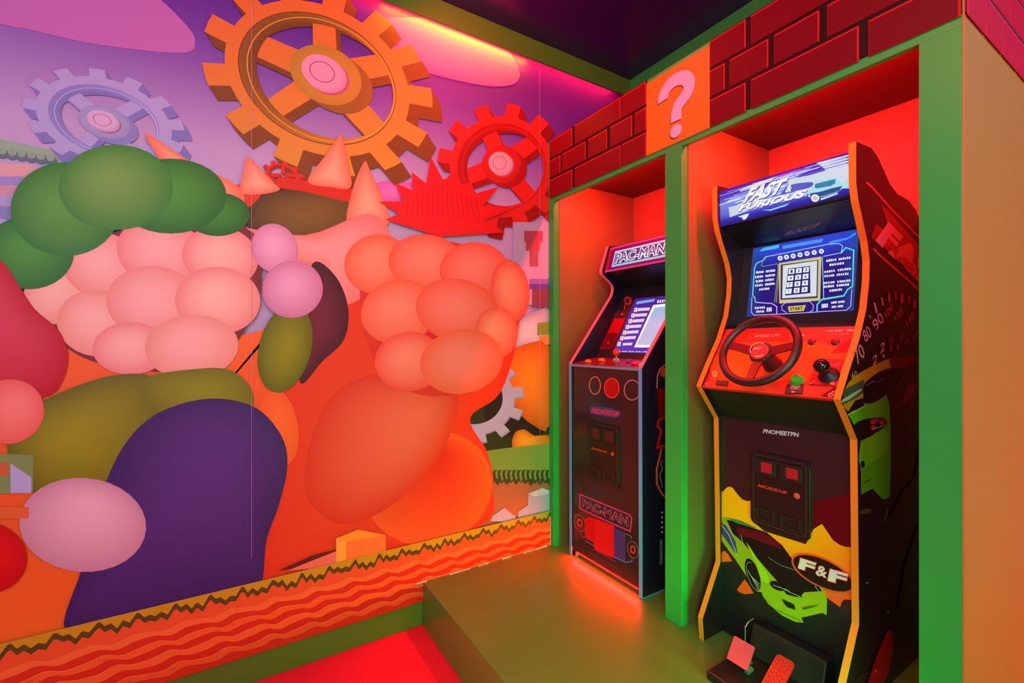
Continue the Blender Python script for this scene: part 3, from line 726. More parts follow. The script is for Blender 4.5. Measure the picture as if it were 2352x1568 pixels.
# title
a.poly([mqx(*p) for p in [(230, 940), (1500, 650), (1470, 760), (560, 990), (250, 1100)]], (200, 214, 232))
for (dx, dy), c in (((8, 12), (60, 50, 150)), ((0, 0), (240, 242, 238))):
    a.text('FAST', mqx(450+dx, 880+dy), mqx(1090+dx, 715+dy), mqx(540+dx, 640+dy), c, .05, .25)
    a.text('FURIOUS', mqx(380+dx, 1010+dy), mqx(1450+dx, 775+dy), mqx(410+dx, 900+dy), c, .05, .25)
a.poly([mqx(*p) for p in [(1060, 740), (1200, 590), (1540, 540), (1570, 590), (1480, 640), (1250, 690)]], (88, 90, 200), 3)
a.text('&', mqx(1130, 710), mqx(1230, 686), mqx(1145, 600), (240, 240, 240), .03, .2)
a.build('marquee_print', LIT, rc)['label'] = 'backlit violet header reading FAST & FURIOUS with a pale speeding car'
# bezel script
SPP = Pl((1.800, 0, 1.735), (-.061, 0, -.150)); a = Art(SPP)
a.text('ARCADE1UP', (1799, 543), (1880, 521), (1802, 533), (150, 120, 150), .02, .4)
a.build('lettering', DECAL, rc)['label'] = 'grey slanted lettering'
# screen
SC = Pl((1.745, 0, 1.41), (-.335, 0, .061)); SC.n = Vector((-.335, 0, .061)).normalized()
def sx(cx_, cy_): return (1700+cx_/7.1276, 520+cy_/7.1276)
a = Art(SC, .00008, .0004)
scr = [(215, 360), (1950, 35), (1860, 1375), (105, 1480)]
l = a.L(); N = 8
for i in range(N):
    for j in range(N):
        def cc(s_, t):
            c0 = (50, 70, 215); c1 = (36, 20, 120); c2 = (30, 80, 150)
            q_ = math.exp(-((t-.05)/.22)**2); e = max(0, abs(s_-.5)*2-.8)*5
            v = [c1[k]*(1-q_)+c0[k]*q_ for k in range(3)]; v = [v[k]*(1-e*.8)+c2[k]*e*.8 for k in range(3)]
            return srgb(v)
        pts = []; cs = []
        for s_, t in ((i/N, j/N), ((i+1)/N, j/N), ((i+1)/N, (j+1)/N), (i/N, (j+1)/N)):
            P_ = lerp(lerp(scr[0], scr[1], s_), lerp(scr[3], scr[2], s_), t); pts.append(SC.P(*sx(*P_), l)); cs.append(cc(s_, t))
        a.mb.face(pts, cs)
S_ = lambda pts: [sx(*p) for p in pts]
a.poly(S_([(310, 410), (380, 350), (640, 295), (630, 350), (560, 370)]), (70, 190, 235))
a.poly(S_([(690, 315), (1360, 195), (1340, 255), (700, 370)]), (74, 150, 236))
a.poly(S_([(1450, 265), (1500, 235), (1760, 180), (1890, 95), (1895, 130), (1760, 210), (1460, 290)]), (70, 150, 236))
a.line(S_([(370, 560), (350, 640), (370, 655), (600, 610), (625, 640), (600, 900), (560, 1240)]), .9, (150, 210, 60)); a.line(S_([(640, 640), (590, 1250)]), 1.6, (190, 160, 60))
cy = (120, 220, 245); pk = (214, 190, 244)
a.line(S_([(365, 560), (270, 600), (235, 680), (205, 1120), (240, 1170), (250, 1240)]), 2.2, cy); a.line(S_([(195, 1150), (180, 1400), (225, 1450), (740, 1430), (1240, 1400), (1350, 1390), (1740, 1370), (1810, 1300), (1830, 1020)]), 1.6, pk)
a.line(S_([(250, 1240), (520, 1260), (600, 1310), (600, 1430)]), 2, pk); a.line(S_([(400, 500), (900, 400), (1440, 290), (1620, 280), (1680, 320), (1650, 430), (1360, 490)]), 1.6, (170, 220, 245))
a.line(S_([(370, 560), (430, 490)]), 2.6, (130, 220, 130)); a.line(S_([(1650, 440), (1730, 345), (1860, 390), (1840, 980), (1760, 1030), (1700, 1130), (1340, 1190), (1260, 1280), (1260, 1390)]), 3, (100, 215, 236))
a.line(S_([(1345, 500), (1370, 1190)]), 1.8, (150, 215, 225)); a.line(S_([(1700, 1135), (1350, 1195)]), 3.2, (90, 225, 190))
a.poly(S_([(630, 600), (1330, 490), (1310, 1210), (640, 1260)]), (206, 196, 130)); a.poly(S_([(665, 625), (1280, 545), (1270, 1170), (660, 1200)]), (60, 50, 90)); a.poly(S_([(700, 640), (1260, 560), (1250, 1140), (690, 1175)]), (216, 222, 226))
a.poly(S_([(790, 690), (1145, 645), (1150, 1090), (735, 1130)]), (40, 30, 120))
for r in range(4):
    for c in range(3):
        x0 = 795-r*16+c*(118+r*4); y0_ = 700+r*108-c*14
        a.poly(S_([(x0+5, y0_), (x0+98, y0_-10), (x0+92, y0_+72), (x0-3, y0_+80)]), (232, 244, 244), lift=a.l0+a.gap*40)
        dg = '123456789*0#'[r*3+c]
        a.text(dg, sx(x0+28, y0_+62), sx(x0+64, y0_+58), sx(x0+30, y0_+14), (50, 60, 90), .03, lift=a.l0+a.gap*41)
for k, (x, y) in enumerate([(655, 518), (758, 500), (868, 483), (980, 463), (1095, 443), (1212, 425), (1330, 405)]):
    a.poly(S_(ell(x, y, 42, 40)), (226, 232, 240), lift=a.l0+a.gap*40); a.poly(S_(ell(x, y, 14, 12)), (80, 70, 150), lift=a.l0+a.gap*41)
W = (224, 228, 244)
for k, (x0, y0_, x1, y1_, n) in enumerate([(258, 772, 580, 735, 2), (245, 848, 580, 808, 2), (255, 918, 562, 880, 2), (243, 988, 570, 950, 2), (312, 1050, 485, 1030, 1),
        (1410, 582, 1812, 525, 2), (1462, 648, 1712, 615, 1), (1380, 762, 1818, 705, 2), (1380, 832, 1782, 788, 2), (1368, 945, 1812, 900, 2), (1368, 1005, 1790, 965, 2), (1462, 1070, 1680, 1045, 1),
        (240, 1352, 410, 1342, 1), (262, 1412, 398, 1405, 1), (432, 1395, 522, 1388, 1), (1490, 1265, 1712, 1245, 2), (1498, 1336, 1690, 1318, 2), (1335, 1336, 1440, 1322, 1)]):
    a.words(sx(x0, y0_), sx(x1, y1_), 5.4 if k not in (14, 17) else 10, W, n, k)
a.line(S_([(760, 1410), (690, 1370), (680, 1300), (740, 1250), (1140, 1225), (1200, 1290), (1190, 1370), (1130, 1405)]), 1.6, (210, 180, 244))
a.poly(S_([(780, 1310), (1078, 1285), (1040, 1380), (800, 1398)]), (222, 200, 70)); a.text('START', sx(815, 1378), sx(1030, 1362), sx(815, 1325), (70, 50, 70), .04)
a.build('screen', LIT, rc)['label'] = 'lit blue game screen showing a keypad'
# control deck fittings
DN = Vector((-(DK1[1]-DK0[1]), 0, DK1[0]-DK0[0])).normalized(); DP = Pl((DK0[0], 0, DK0[1]), DN)
def dx_(cx_, cy_): return (1600+cx_/5.88, 700+cy_/5.88)
D_ = lambda pts: [dx_(*p) for p in pts]
a = Art(DP)
a.poly(D_([(60, 1080), (200, 770), (330, 600), (330, 940), (200, 960), (110, 1085)]), (150, 6, 16)); a.poly(D_([(180, 800), (300, 660), (420, 1060), (230, 1000)]), (232, 66, 22), 2)
a.poly(D_([(430, 620), (1280, 480), (1900, 560), (2080, 640), (1960, 900), (1760, 1090), (1500, 1040), (1250, 1010), (1000, 1060), (700, 1080), (420, 980)]), (236, 76, 20), 3)
a.poly(D_([(1810, 655), (1900, 570), (2190, 380), (2100, 640)]), (196, 10, 18)); a.poly(D_([(1680, 1230), (1960, 1040), (1900, 1260)]), (120, 6, 18))
a.poly(D_([(380, 330), (520, 325), (430, 460), (390, 420)]), (238, 40, 44)); a.poly(D_([(500, 330), (1240, 300), (1250, 480), (430, 490)]), (226, 22, 30))
a.text('SINGLE CAR', dx_(780, 436), dx_(1130, 422), dx_(780, 402), (238, 170, 160), .02, .2); a.words(dx_(1400, 420), dx_(1460, 418), 2.6, (240, 190, 180), 1, 2)
a.words(dx_(1750, 362), dx_(1980, 356), 4, (236, 160, 150), 2, 4); a.words(dx_(2030, 356), dx_(2140, 350), 4, (240, 190, 180), 1, 5); a.words(dx_(1790, 402), dx_(2070, 396), 1.8, (230, 110, 100), 2, 6)
a.poly(D_(ell(245, 930, 36, 46)), (232, 160, 100)); a.poly(D_(ell(245, 930, 18, 24)), (200, 110, 60)); a.poly(D_(ell(130, 1065, 14, 14)), (236, 130, 150)); a.poly(D_(ell(305, 505, 14, 20)), (236, 160, 150))
for x, y in ((1810, 1215), (1850, 1190)): a.poly(D_(ell(x, y, 38, 30, -20)), (226, 110, 110)); a.poly(D_(ell(x, y, 18, 14, -20)), (150, 10, 26))
a.poly(D_([(1950, 820), (2060, 735), (2020, 860), (1960, 870)]), (236, 80, 50))
a.build('deck_print', DECAL, deck)['label'] = 'red and orange printed deck artwork'
# small plaque, start button, dials, shifter
def dbox(name, pts, h, mt, parent=rc, bev=.001):
    m = MB(); P_ = [DP.P(*dx_(*p), .0015) for p in pts]; m.prism(P_, DN*h); return m.build(name, mt, parent, bevel=bev)
dbox('plaque', [(255, 1080), (275, 1020), (430, 1030), (420, 1095)], .004, mat('wine_plastic', lin=(.10, .005, .012), rough=.35))
sb = dbox('start_button_plate', [(1195, 1200), (1225, 1085), (1290, 1055), (1450, 1070), (1430, 1205)], .004, MAROON)
a = Art(Pl(DP.p+DN*.0055, DN)); a.text('START', dx_(1260, 1140), dx_(1385, 1142), dx_(1275, 1090), (230, 130, 150), .05); a.words(dx_(1280, 1182), dx_(1330, 1184), 3.6, (235, 180, 190), 1, 3); a.build('lettering', DECAL, sb)
m = MB(); pc = DP.P(*dx_(1360, 1030)); m.lathe(pc, DN, [(.021, 0), (.021, .006), (.016, .007), (.016, .016), (.013, .020), (0, .021)])
m.build('start_button', mat('green_button', (40, 150, 30), .3, emit=.15), rc, smooth=True)
for x in (1560, 1875):
    m = MB(); m.lathe(DP.P(*dx_(x, 500)), DN, [(.013, 0), (.013, .003), (.010, .005), (0, .005)]); m.build('button', mat('dark_red_button', lin=(.08, .004, .006), rough=.3), rc, smooth=True)
sh = dbox('shifter_plate', [(1515, 1080), (1640, 735), (1990, 742), (1860, 1098)], .004, mat('shifter_red', lin=(.33, .006, .012), rough=.35))
a = Art(Pl(DP.p+DN*.0055, DN)); a.line(D_([(1630, 815), (1900, 805), (1970, 760)]), 1.4, (236, 110, 100)); a.line(D_([(1520, 1070), (1600, 1020)]), 1.6, (236, 110, 100)); a.poly(D_(ell(1835, 1060, 34, 22)), (230, 100, 80)); a.poly(D_([(1640, 760), (1690, 755), (1650, 790)]), (232, 120, 110)); a.build('shifter_print', DECAL, sh)
m = MB(); pc = DP.P(*dx_(1790, 960)); m.lathe(pc, DN, [(.030, .004), (.026, .010), (.014, .016), (.008, .022), (.007, .05), (.0, .05)]); st = m.build('shifter_boot', mat('black_rubber', lin=(.01, .003, .005), rough=.5), rc, smooth=True)
kn = pc+DN*.058; m = MB(); m.lathe(kn-DN*.022, DN, [(0, 0), (.012, .002), (.021, .012), (.023, .022), (.020, .033), (.011, .041), (0, .043)]); m.build('shifter_knob', mat('gloss_black_knob', lin=(.012, .004, .006), rough=.08), rc, smooth=True)
# steering wheel
WN = Vector((-math.cos(math.radians(30)), 0, math.sin(math.radians(30)))); WC = Vector((1.50, .8625, 1.322)); WU = Vector((0, 1, 0)); WV = Vector((math.sin(math.radians(30)), 0, math.cos(math.radians(30))))
R_ = .122
m = MB(); m.tube([WC+(WU*math.cos(2*math.pi*k/48)+WV*math.sin(2*math.pi*k/48))*R_ for k in range(48)], .0135, 14, True)
wheel = m.build('steering_wheel', mat('wheel_rubber', lin=(.030, .008, .012), rough=.38), rc, smooth=True)
hubp = WC-WN*.022
m = MB(); m.lathe(hubp-WN*.02, WN, [(.036, 0), (.040, .006), (.040, .022), (.034, .030), (0, .031)], 28); hub = m.build('wheel_hub', mat('hub_black', lin=(.05, .006, .01), rough=.35), wheel, smooth=True)
m = MB(); hc = hubp+WN*.0115; m.lathe(hc, WN, [(.029, 0), (.029, .001), (0, .0012)], 28); m.build('hub_badge', mat('badge_red', lin=(.62, .02, .03), rough=.3), wheel)
a = Art(Pl(hc+WN*.0013, WN)); cxp, cyp = 1741, 802
a.text('FURIOUS', dx_(760, 600), dx_(868, 592), dx_(765, 578), (240, 190, 190), .04)
a.line([dx_(*p) for p in ell(830, 600, 110, 88, -20, 20, 170, 330)], 2.0, (236, 160, 150)); a.line([dx_(*p) for p in ell(830, 600, 112, 92, -20, 10, 70, 130)], 2.4, (240, 190, 190))
a.build('badge_print', DECAL, wheel)
for ang in (170, 10, 270):
    t = math.radians(ang); d = WU*-math.cos(t)+WV*math.sin(t); side = WN.cross(d).normalized()
    p = hubp+d*.03; q_ = WC+d*(R_-.006)-WN*.004; w0, w1 = .017, .013
    m = MB(); A = [p-side*w0, q_-side*w1, q_+side*w1, p+side*w0]; m.prism(A, WN*.006); m.build('wheel_spoke', mat('spoke_metal', lin=(.16, .006, .012), rough=.3, metal=.3), wheel, bevel=.0015)
m = MB(); base = DP.P(1735, 812); m.tube([hubp-WN*.01, hubp-WN*.07, hubp-WN*.125], [.022, .030, .036], 18); m.build('steering_column', mat('column_plastic', lin=(.035, .004, .008), rough=.4), rc, smooth=True)
# front artwork
FPn = Pl((1.652, 0, 0), (-1, 0, 0)); a = Art(FPn)
def c6(x, y): return (1570+x/3.267, 700+y/3.267)
def c7(x, y): return (1570+x/3.35, 1100+y/3.35)
C7 = lambda pts: [c7(*p) for p in pts]
a.poly(C7([(1000, 180), (1150, 140), (1318, 90), (1318, 560), (1000, 560)]), (92, 2, 16))
# splash, graded from yellow to orange
spl = [(272, 100), (303, 96), (330, 66), (350, 57), (378, 65), (410, 110), (450, 155), (490, 170), (520, 165), (540, 330), (620, 400), (940, 500), (1000, 385), (1030, 365), (1065, 345), (1110, 410), (1150, 470), (1200, 505), (1250, 522), (1318, 526), (1318, 950), (1285, 928), (1240, 925), (1220, 940), (1205, 985), (1100, 910), (700, 600), (285, 300)]
l = a.L(); P2 = [Vector((*p, 0)) for p in spl]
for t in tessellate_polygon([P2]):
    def cc(p): q_ = max(0, min(1, (p[1]-450)/420)); return srgb((242-4*q_, 158*(1-q_)+78*q_, 10+24*q_))
    a.mb.face([FPn.P(*c7(*spl[k]), l) for k in t], [cc(spl[k]) for k in t])
a.poly(C7([(280, 590), (295, 562), (315, 550), (345, 580), (375, 632), (280, 638)]), (238, 90, 24)); a.poly(C7([(470, 770), (500, 810), (540, 878), (470, 885), (425, 868), (410, 850)]), (236, 76, 24))
a.build('front_print', DECAL, rc)['label'] = 'yellow and orange paint splash'
a = Art(FPn); a.k = 4
G1, G2, DKC = (142, 146, 20), (92, 120, 20), (16, 12, 16)
a.poly(C7([(278, 330), (290, 296), (330, 290), (420, 310), (560, 380), (640, 420), (740, 500), (830, 610), (900, 700), (1000, 790), (1085, 856), (1105, 930), (1100, 1048), (1070, 1028), (905, 1066), (925, 1104), (860, 1098), (760, 1050), (650, 960), (612, 900), (600, 870), (560, 862), (480, 740), (400, 620), (290, 470)]), G1)
a.poly(C7([(282, 330), (330, 360), (400, 480), (418, 580), (390, 560), (300, 430), (280, 400)]), (62, 54, 120)); a.line(C7([(282, 340), (350, 430), (415, 590)]), 1.4, (160, 190, 200))
a.poly(C7([(330, 312), (420, 330), (540, 378), (640, 410), (760, 510), (840, 620), (900, 700), (1040, 820), (1065, 862), (930, 870), (900, 900), (760, 830), (680, 740), (560, 600), (450, 480), (380, 420)]), DKC)
a.poly(C7([(400, 366), (600, 405), (720, 478), (760, 540), (640, 500), (520, 450), (430, 440)]), (92, 10, 26)); a.poly(C7([(350, 300), (440, 320), (570, 378), (520, 370), (400, 336)]), (64, 110, 80))
a.line(C7([(650, 600), (740, 660), (860, 700)]), 1, (100, 130, 150)); a.line(C7([(440, 430), (462, 505)]), .9, (150, 180, 190)); a.line(C7([(1010, 820), (1045, 870)]), .8, (190, 190, 200))
a.poly(C7(ell(533, 735, 48, 130, -18)), (20, 14, 16)); a.line(C7(ell(535, 745, 38, 112, -18, 30, 60, 300)), .9, (150, 150, 160))
for k in range(4): a.line(C7([(495+k*8, 700+k*16), (575+k*4, 850-k*14)]), .8, (170, 170, 180))
a.poly(C7(ell(722, 822, 62, 30, 26)), DKC); a.poly(C7([(770, 850), (900, 880), (915, 908), (860, 905), (790, 885)]), DKC); a.line(C7([(690, 815), (760, 840), (840, 880), (900, 905)]), .8, (190, 200, 200))
a.poly(C7([(755, 920), (852, 965), (862, 1005), (795, 985), (770, 950)]), (20, 30, 16)); a.poly(C7([(915, 990), (1050, 965), (1000, 985), (920, 1005)]), (50, 80, 16)); a.line(C7([(612, 905), (700, 1000), (900, 1090)]), 1.2, G2)
a.poly(C7([(480, 480), (560, 600), (640, 720), (660, 800), (600, 780), (560, 660)]), (150, 172, 26), 2)
a.build('printed_car', DECAL, rc)['label'] = 'lime green sports car picture'
a = Art(FPn); a.k = 32
a.poly(C7(ell(1070, 723, 262, 108, 26, 40)), (226, 72, 30)); a.poly(C7(ell(1073, 724, 250, 98, 26, 40)), (24, 14, 14))
for gr, col in ((.10, (196, 50, 36)), (.035, (206, 178, 196))):
    a.text('F&F', c7(876, 668), c7(1236, 808), c7(905, 618), col, gr) if False else None
for dd, col in ((5, (196, 52, 36)), (0, (212, 184, 204))):
    a.text('F', c7(880-dd, 684+dd), c7(1000+dd, 726+dd), c7(900-dd, 606-dd), col, .05 if not dd else .075)
    a.text('&', c7(1015-dd, 735+dd), c7(1100+dd, 762+dd), c7(1030-dd, 660-dd), col, .02 if not dd else .05)
    a.text('F', c7(1108-dd, 780+dd), c7(1246+dd, 822+dd), c7(1128-dd, 690-dd), col, .05 if not dd else .075)
a.build('oval_badge', DECAL, rc)['label'] = 'black and orange oval reading F&F'
a = Art(FPn); a.text('PNOMEETPN', c6(596, 962), c6(865, 992), c6(598, 930), (190, 180, 190), .04, .1)
a.build('lettering', DECAL, rc)['label'] = 'pale lettering above the coin door'
# coin door
def yz(x, y): p = FPn.P(x, y); return p.y, p.z
(ya_, za_), (yb_, zb_) = yz(1728, 1032), yz(1864, 1250)
zt = yz(1728, 1032)[1]; zb = yz(1725, 1197)[1]
def coin_door(yl, yr, zb, zt, X, parent, dark, slot_ink, word, s=1):
    m = MB(); m.prism([Vector((X, u, v)) for u, v in rrect(yr, yl, zb, zt, .022*s)], (-.008, 0, 0)); d = m.build('coin_door', dark, parent, bevel=.002)
    W_, H_ = yl-yr, zt-zb; X2 = X-.008
    m = MB(); 
    o_ = rrect(yr+.010*s, yl-.010*s, zb+.010*s, zt-.010*s, .018*s); i_ = rrect(yr+.014*s, yl-.014*s, zb+.014*s, zt-.014*s, .015*s)
    for k in range(len(o_)):
        k2 = (k+1) % len(o_); m.prism([Vector((X2, *o_[k])), Vector((X2, *o_[k2])), Vector((X2, *i_[k2])), Vector((X2, *i_[k]))], (-.0015, 0, 0))
    m.build('door_rib', mat('door_rib_grey', lin=(.03, .022, .024), rough=.3), d)
    for fy in (.73, .30):
        c_ = yr+W_*fy; zc = zt-H_*.19; w_, h_ = W_*.17, H_*.105
        m = MB(); m.prism([Vector((X2, u, v)) for u, v in rrect(c_-w_, c_+w_, zc-h_, zc+h_, .003)], (-.006, 0, 0)); s1 = m.build('coin_slot', BLACKS, d, bevel=.0015)
        m = MB(); m.box((X2-.0072, c_-w_*.75, zc-h_*.65), (X2-.006, c_+w_*.35, zc+h_*.62)); m.build('slot_insert', slot_ink, s1)
        zc = zb+H_*.16
        m = MB(); q0 = rrect(c_-w_, c_+w_, zc-h_*.8, zc+h_*.8, .003); q1 = rrect(c_-w_*.75, c_+w_*.75, zc-h_*.55, zc+h_*.55, .002)
        for k in range(len(q0)):
            k2 = (k+1) % len(q0); m.prism([Vector((X2, *q0[k])), Vector((X2, *q0[k2])), Vector((X2, *q1[k2])), Vector((X2, *q1[k]))], (-.004, 0, 0))
        m.build('coin_return', BLACKS, d)
    vs, fs = text_mesh(word, .03, .1); m = MB(); zc = zb+H_*.52; ul, ur = yl-W_*.13, yr+W_*.36
    for f_ in fs: m.face([Vector((X2-.0008, ul+(ur-ul)*vs[k][0], zc+.011*s*vs[k][1])) for k in f_])
    m.build('lettering', mat('door_red_ink', (226, 60, 34), .4), d)
    m = MB(); c_ = yr+W_*.20; zc += .005
    m.poly([Vector((X2-.0008, c_+.010*s*math.cos(t), zc+.010*s*math.sin(t))) for t in [k*math.pi/10 for k in range(20)]], srgb((232, 96, 70)))
    for k in range(5):
        t = k*2*math.pi/5; m.poly([Vector((X2-.0014, c_+.0055*s*math.cos(t)+.0018*s*math.cos(u), zc+.0055*s*math.sin(t)+.0018*s*math.sin(u))) for u in [j*math.pi/4 for j in range(8)]], srgb((90, 16, 18)))
    m.build('round_logo', DECAL, d)
    return d
coin_door(yz(1727, 1100)[0], yz(1864, 1100)[0], zb, zt, 1.6505, rc, mat('door_black', lin=(.012, .006, .007), rough=.3), mat('slot_red', lin=(.35, .01, .015), rough=.3, emit=.15), 'ARCADE1UP')
# side artwork (right outer face)
SD = Pl((0, RY0, 0), (0, -1, 0))
def c5(x, y): return (1570+x/3.267, 300+y/3.267)
def c9(x, y): return (1930+x/4.9, 640+y/4.9)
C9 = lambda pts: [c9(*p) for p in pts]
a = Art(SD)
RD, LR = (224, 14, 34), (232, 120, 130)
def c5l(pts): return [c5(*p) for p in pts]
a.line(c5l([(1372, 385), (1420, 430), (1560, 590), (1770, 800), (1990, 1010)]), 4.2, (210, 64, 24)); a.line(c5l([(1425, 885), (1500, 960), (1765, 1190), (1990, 1390)]), 5, (206, 70, 26))
a.poly(c5l([(1485, 560), (1540, 600), (1640, 720), (1760, 850), (1990, 1080), (1990, 1330), (1750, 1110), (1640, 1000), (1540, 910), (1470, 850), (1410, 800), (1440, 700), (1500, 740), (1540, 730)]), (158, 8, 20))
a.text('FAST', c5(1440, 830), c5(1940, 1300), c5(1500, 640), LR, .06, .2); a.text('FURIOUS', c5(1500, 860), c5(1960, 1360), c5(1520, 780), (200, 30, 40), .05, .2)
a.build('side_title', DECAL, rc, 2.127)['label'] = 'slanted red and orange title on the side'
a = Art(SD); a.k = 1
WH = (222, 140, 120)
for s_, p0, p1, p2, c in (('90', (385, 590), (475, 460), (355, 470), WH), ('80', (275, 720), (335, 620), (250, 590), WH), ('70', (190, 960), (262, 850), (170, 860), WH), ('60', (120, 1130), (185, 1100), (125, 1060), (190, 130, 70))):
    pass
a.text('90', c9(405, 595), c9(500, 470), c9(352, 490), WH, .01); a.text('80', c9(288, 722), c9(360, 640), c9(240, 600), WH, .01); a.text('70', c9(196, 975), c9(286, 860), c9(140, 830), WH, .01); a.text('60', c9(132, 1135), c9(196, 1105), c9(120, 1060), (196, 140, 80), .01)
for (x, y, c) in ((548, 400, RD), (655, 440, RD), (785, 490, RD)): a.text({548: '100', 655: '120', 785: '140'}[x], c9(x-30, y+50), c9(x+50, y-60), c9(x-50, y-20), c, .02)
for (x, y, c, t_) in ((565, 720, (150, 10, 34), '9'), (680, 680, (150, 10, 34), '9'), (745, 760, (150, 10, 34), '7'), (835, 660, (150, 10, 34), '8'), (470, 790, WH, '2'), (385, 930, (206, 130, 90), '2')):
    a.text(t_, c9(x-25, y+60), c9(x+30, y+10), c9(x-20, y-50), c, .01)
for x0, y0_, x1, y1_, c, w_ in ((385, 270, 410, 385, WH, 4), (465, 210, 482, 300, WH, 3), (548, 160, 553, 265, RD, 4.5), (625, 150, 627, 235, RD, 3), (698, 165, 690, 270, RD, 6), (778, 195, 770, 270, RD, 3.5), (842, 240, 830, 325, RD, 4.5), (326, 410, 340, 440, WH, 3), (480, 850, 492, 890, (214, 150, 110), 4), (575, 760, 572, 820, RD, 3), (650, 740, 645, 800, RD, 3)):
    a.line([c9(x0, y0_), c9(x1, y1_)], w_, c)
a.build('side_dial', DECAL, rc, 2.127)['label'] = 'speedometer figures and ticks on the side'
a = Art(SD)
a.poly(C9([(60, 1230), (130, 1130), (250, 1040), (430, 950), (560, 900), (620, 1000), (500, 1110), (270, 1200), (260, 1350), (140, 1500), (40, 1430)]), (186, 130, 14), 2)
a.poly(C9([(560, 900), (700, 880), (890, 900), (890, 960), (700, 1000), (580, 1000)]), (120, 4, 16), 2)
a.poly(C9([(540, 1380), (650, 1150), (760, 980), (890, 950), (890, 1580), (560, 1580)]), (52, 8, 18), 2); a.poly(C9([(700, 1380), (760, 1200), (870, 1180), (830, 1290), (720, 1410)]), (140, 2, 18))
a.build('side_glow_print', DECAL, rc, 2.127)['label'] = 'yellow and red patches behind the printed car'
a = Art(SD); a.k = 4
gb = [c9(80, 1530), c9(270, 1400), c9(400, 1370), c9(520, 1310), c9(548, 1400), c9(560, 1568), (2044, 960), (2046, 1000), (2046, 1080), (2044, 1140), (2030, 1148), (2016, 1135), (2004, 1122), (1978, 1135), (1976, 1000), (1950, 955)]
a.poly(gb, (84, 160, 14)); a.poly([(1976, 1020), (2030, 985), (2040, 1000), (2036, 1040), (2000, 1060), (1978, 1080)], (104, 176, 20), 2)
a.poly(C9([(262, 1230), (300, 1150), (430, 1050), (560, 1005), (640, 1000), (620, 1100), (560, 1240), (430, 1370), (280, 1400)]), (12, 12, 16), 2)
a.poly(C9([(40, 1250), (270, 1130), (262, 1280), (170, 1350), (20, 1420)]), (62, 80, 56)); a.poly(C9([(20, 1360), (120, 1300), (240, 1230), (240, 1260), (100, 1360), (20, 1395)]), (164, 170, 150))
a.poly(C9([(80, 1510), (170, 1370), (260, 1340), (270, 1440)]), (18, 18, 16)); a.line(C9([(90, 1530), (280, 1430)]), 2.4, (180, 190, 110)); a.line(C9([(290, 1200), (380, 1150)]), 1.4, (120, 120, 126)); a.line(C9([(410, 1165), (500, 1115)]), 1.2, (90, 90, 96))
a.poly([(1962, 984), (1968, 970), (1990, 962), (2024, 958), (2036, 966), (2036, 976), (2020, 988), (1976, 1012)], (26, 14, 16), 2)
for x, y, r in ((2005, 969, 6), (2026, 970, 6), (2006, 982, 6), (2014, 964, 4)): a.poly(ell(x, y, r, r*.9), (200, 24, 36))
a.line([(2004, 985), (2034, 976)], 1.6, (150, 190, 110)); a.poly(ell(1982, 1066, 4.5, 8), (14, 20, 12)); a.line([(1982, 1110), (2000, 1100)], 1.4, (20, 60, 8))
a.poly([(2044, 1188), (2072, 1130), (2100, 1100), (2108, 1060), (2130, 1000), (2130, 1080), (2090, 1150), (2074, 1192)], (56, 8, 12)); a.poly([(2064, 1380), (2078, 1300), (2100, 1230), (2130, 1180), (2130, 1260), (2090, 1330), (2068, 1408)], (46, 8, 12))
a.line([(2036, 1166), (2038, 1180), (2030, 1196)], 1.2, (150, 110, 110)); a.poly(ell(1992, 1338, 3, 2), (130, 130, 140)); a.poly(ell(2040, 1406, 3, 3), (100, 100, 110)); a.poly(ell(1988, 1174, 14, 6, -10), (84, 66, 10))
a.poly([(2034, 1458), (2040, 1446), (2048, 1452), (2052, 1480), (2042, 1540), (2030, 1568), (2020, 1610), (1985, 1610), (1996, 1560), (2016, 1500)], (196, 2, 10), 2)
a.line([(1968, 1568), (1980, 1548), (2000, 1546)], 1.6, (120, 10, 20)); a.line([(1986, 1540), (2002, 1495)], .8, (70, 20, 60)); a.poly(ell(2011, 1541, 3, 4), (255, 60, 60))
a.build('printed_car', DECAL, rc, 2.127)['label'] = 'green car rear picture on the side'
# pedal unit
m = MB(); m.box((1.372, .70, HP), (1.640, .967, HP+.030)); ped = m.build('pedal_base', mat('pedal_black', lin=(.012, .006, .009), rough=.4), rc, bevel=.006)
m = MB(); m.prism([Vector((x, .70, z)) for x, z in ((1.648, .215), (1.648, .34), (1.600, .34), (1.570, .24))], (0, .24, 0)); m.build('pedal_housing', BLACK, rc, bevel=.006)
m = MB(); m.tube([(1.560, .944, .335), (1.560, .944, .24)], .002, 8); m.tube([(1.56, .944, .335), (1.572, .940, .352), (1.60, .938, .356)], .002, 8); m.build('wire_guard', mat('grey_metal', lin=(.3, .3, .3), rough=.3, metal=.8), rc)
def pedal(name, yc, w_, x0, z0, x1, z1, th, mt, label, rnd=.004):
    a_ = Vector((x0, 0, z0)); b_ = Vector((x1, 0, z1)); t = b_-a_; L_ = t.length; t.normalize(); n = Vector((-t.z, 0, t.x)); m = MB()
    pts = [a_+t*v+Vector((0, yc+u, 0)) for u, v in rrect(-w_/2, w_/2, 0, L_, rnd)]
    m.prism(pts, n*th); o = m.build(name, mt, rc, bevel=.0015); o['label'] = label; return o, a_, t, n
pedal('brake_pedal', .908, .072, 1.455, .262, 1.500, .325, .006, mat('pedal_pink', lin=(.75, .06, .11), rough=.35), 'flat rose red pedal')
m = MB(); m.tube([(1.485, .908, .30), (1.53, .908, .245), (1.54, .908, .235)], .006, 10); m.tube([(1.47, .885, .243), (1.50, .885, .246)], .008, 10); m.build('pedal_arm', mat('grey_metal'), rc)
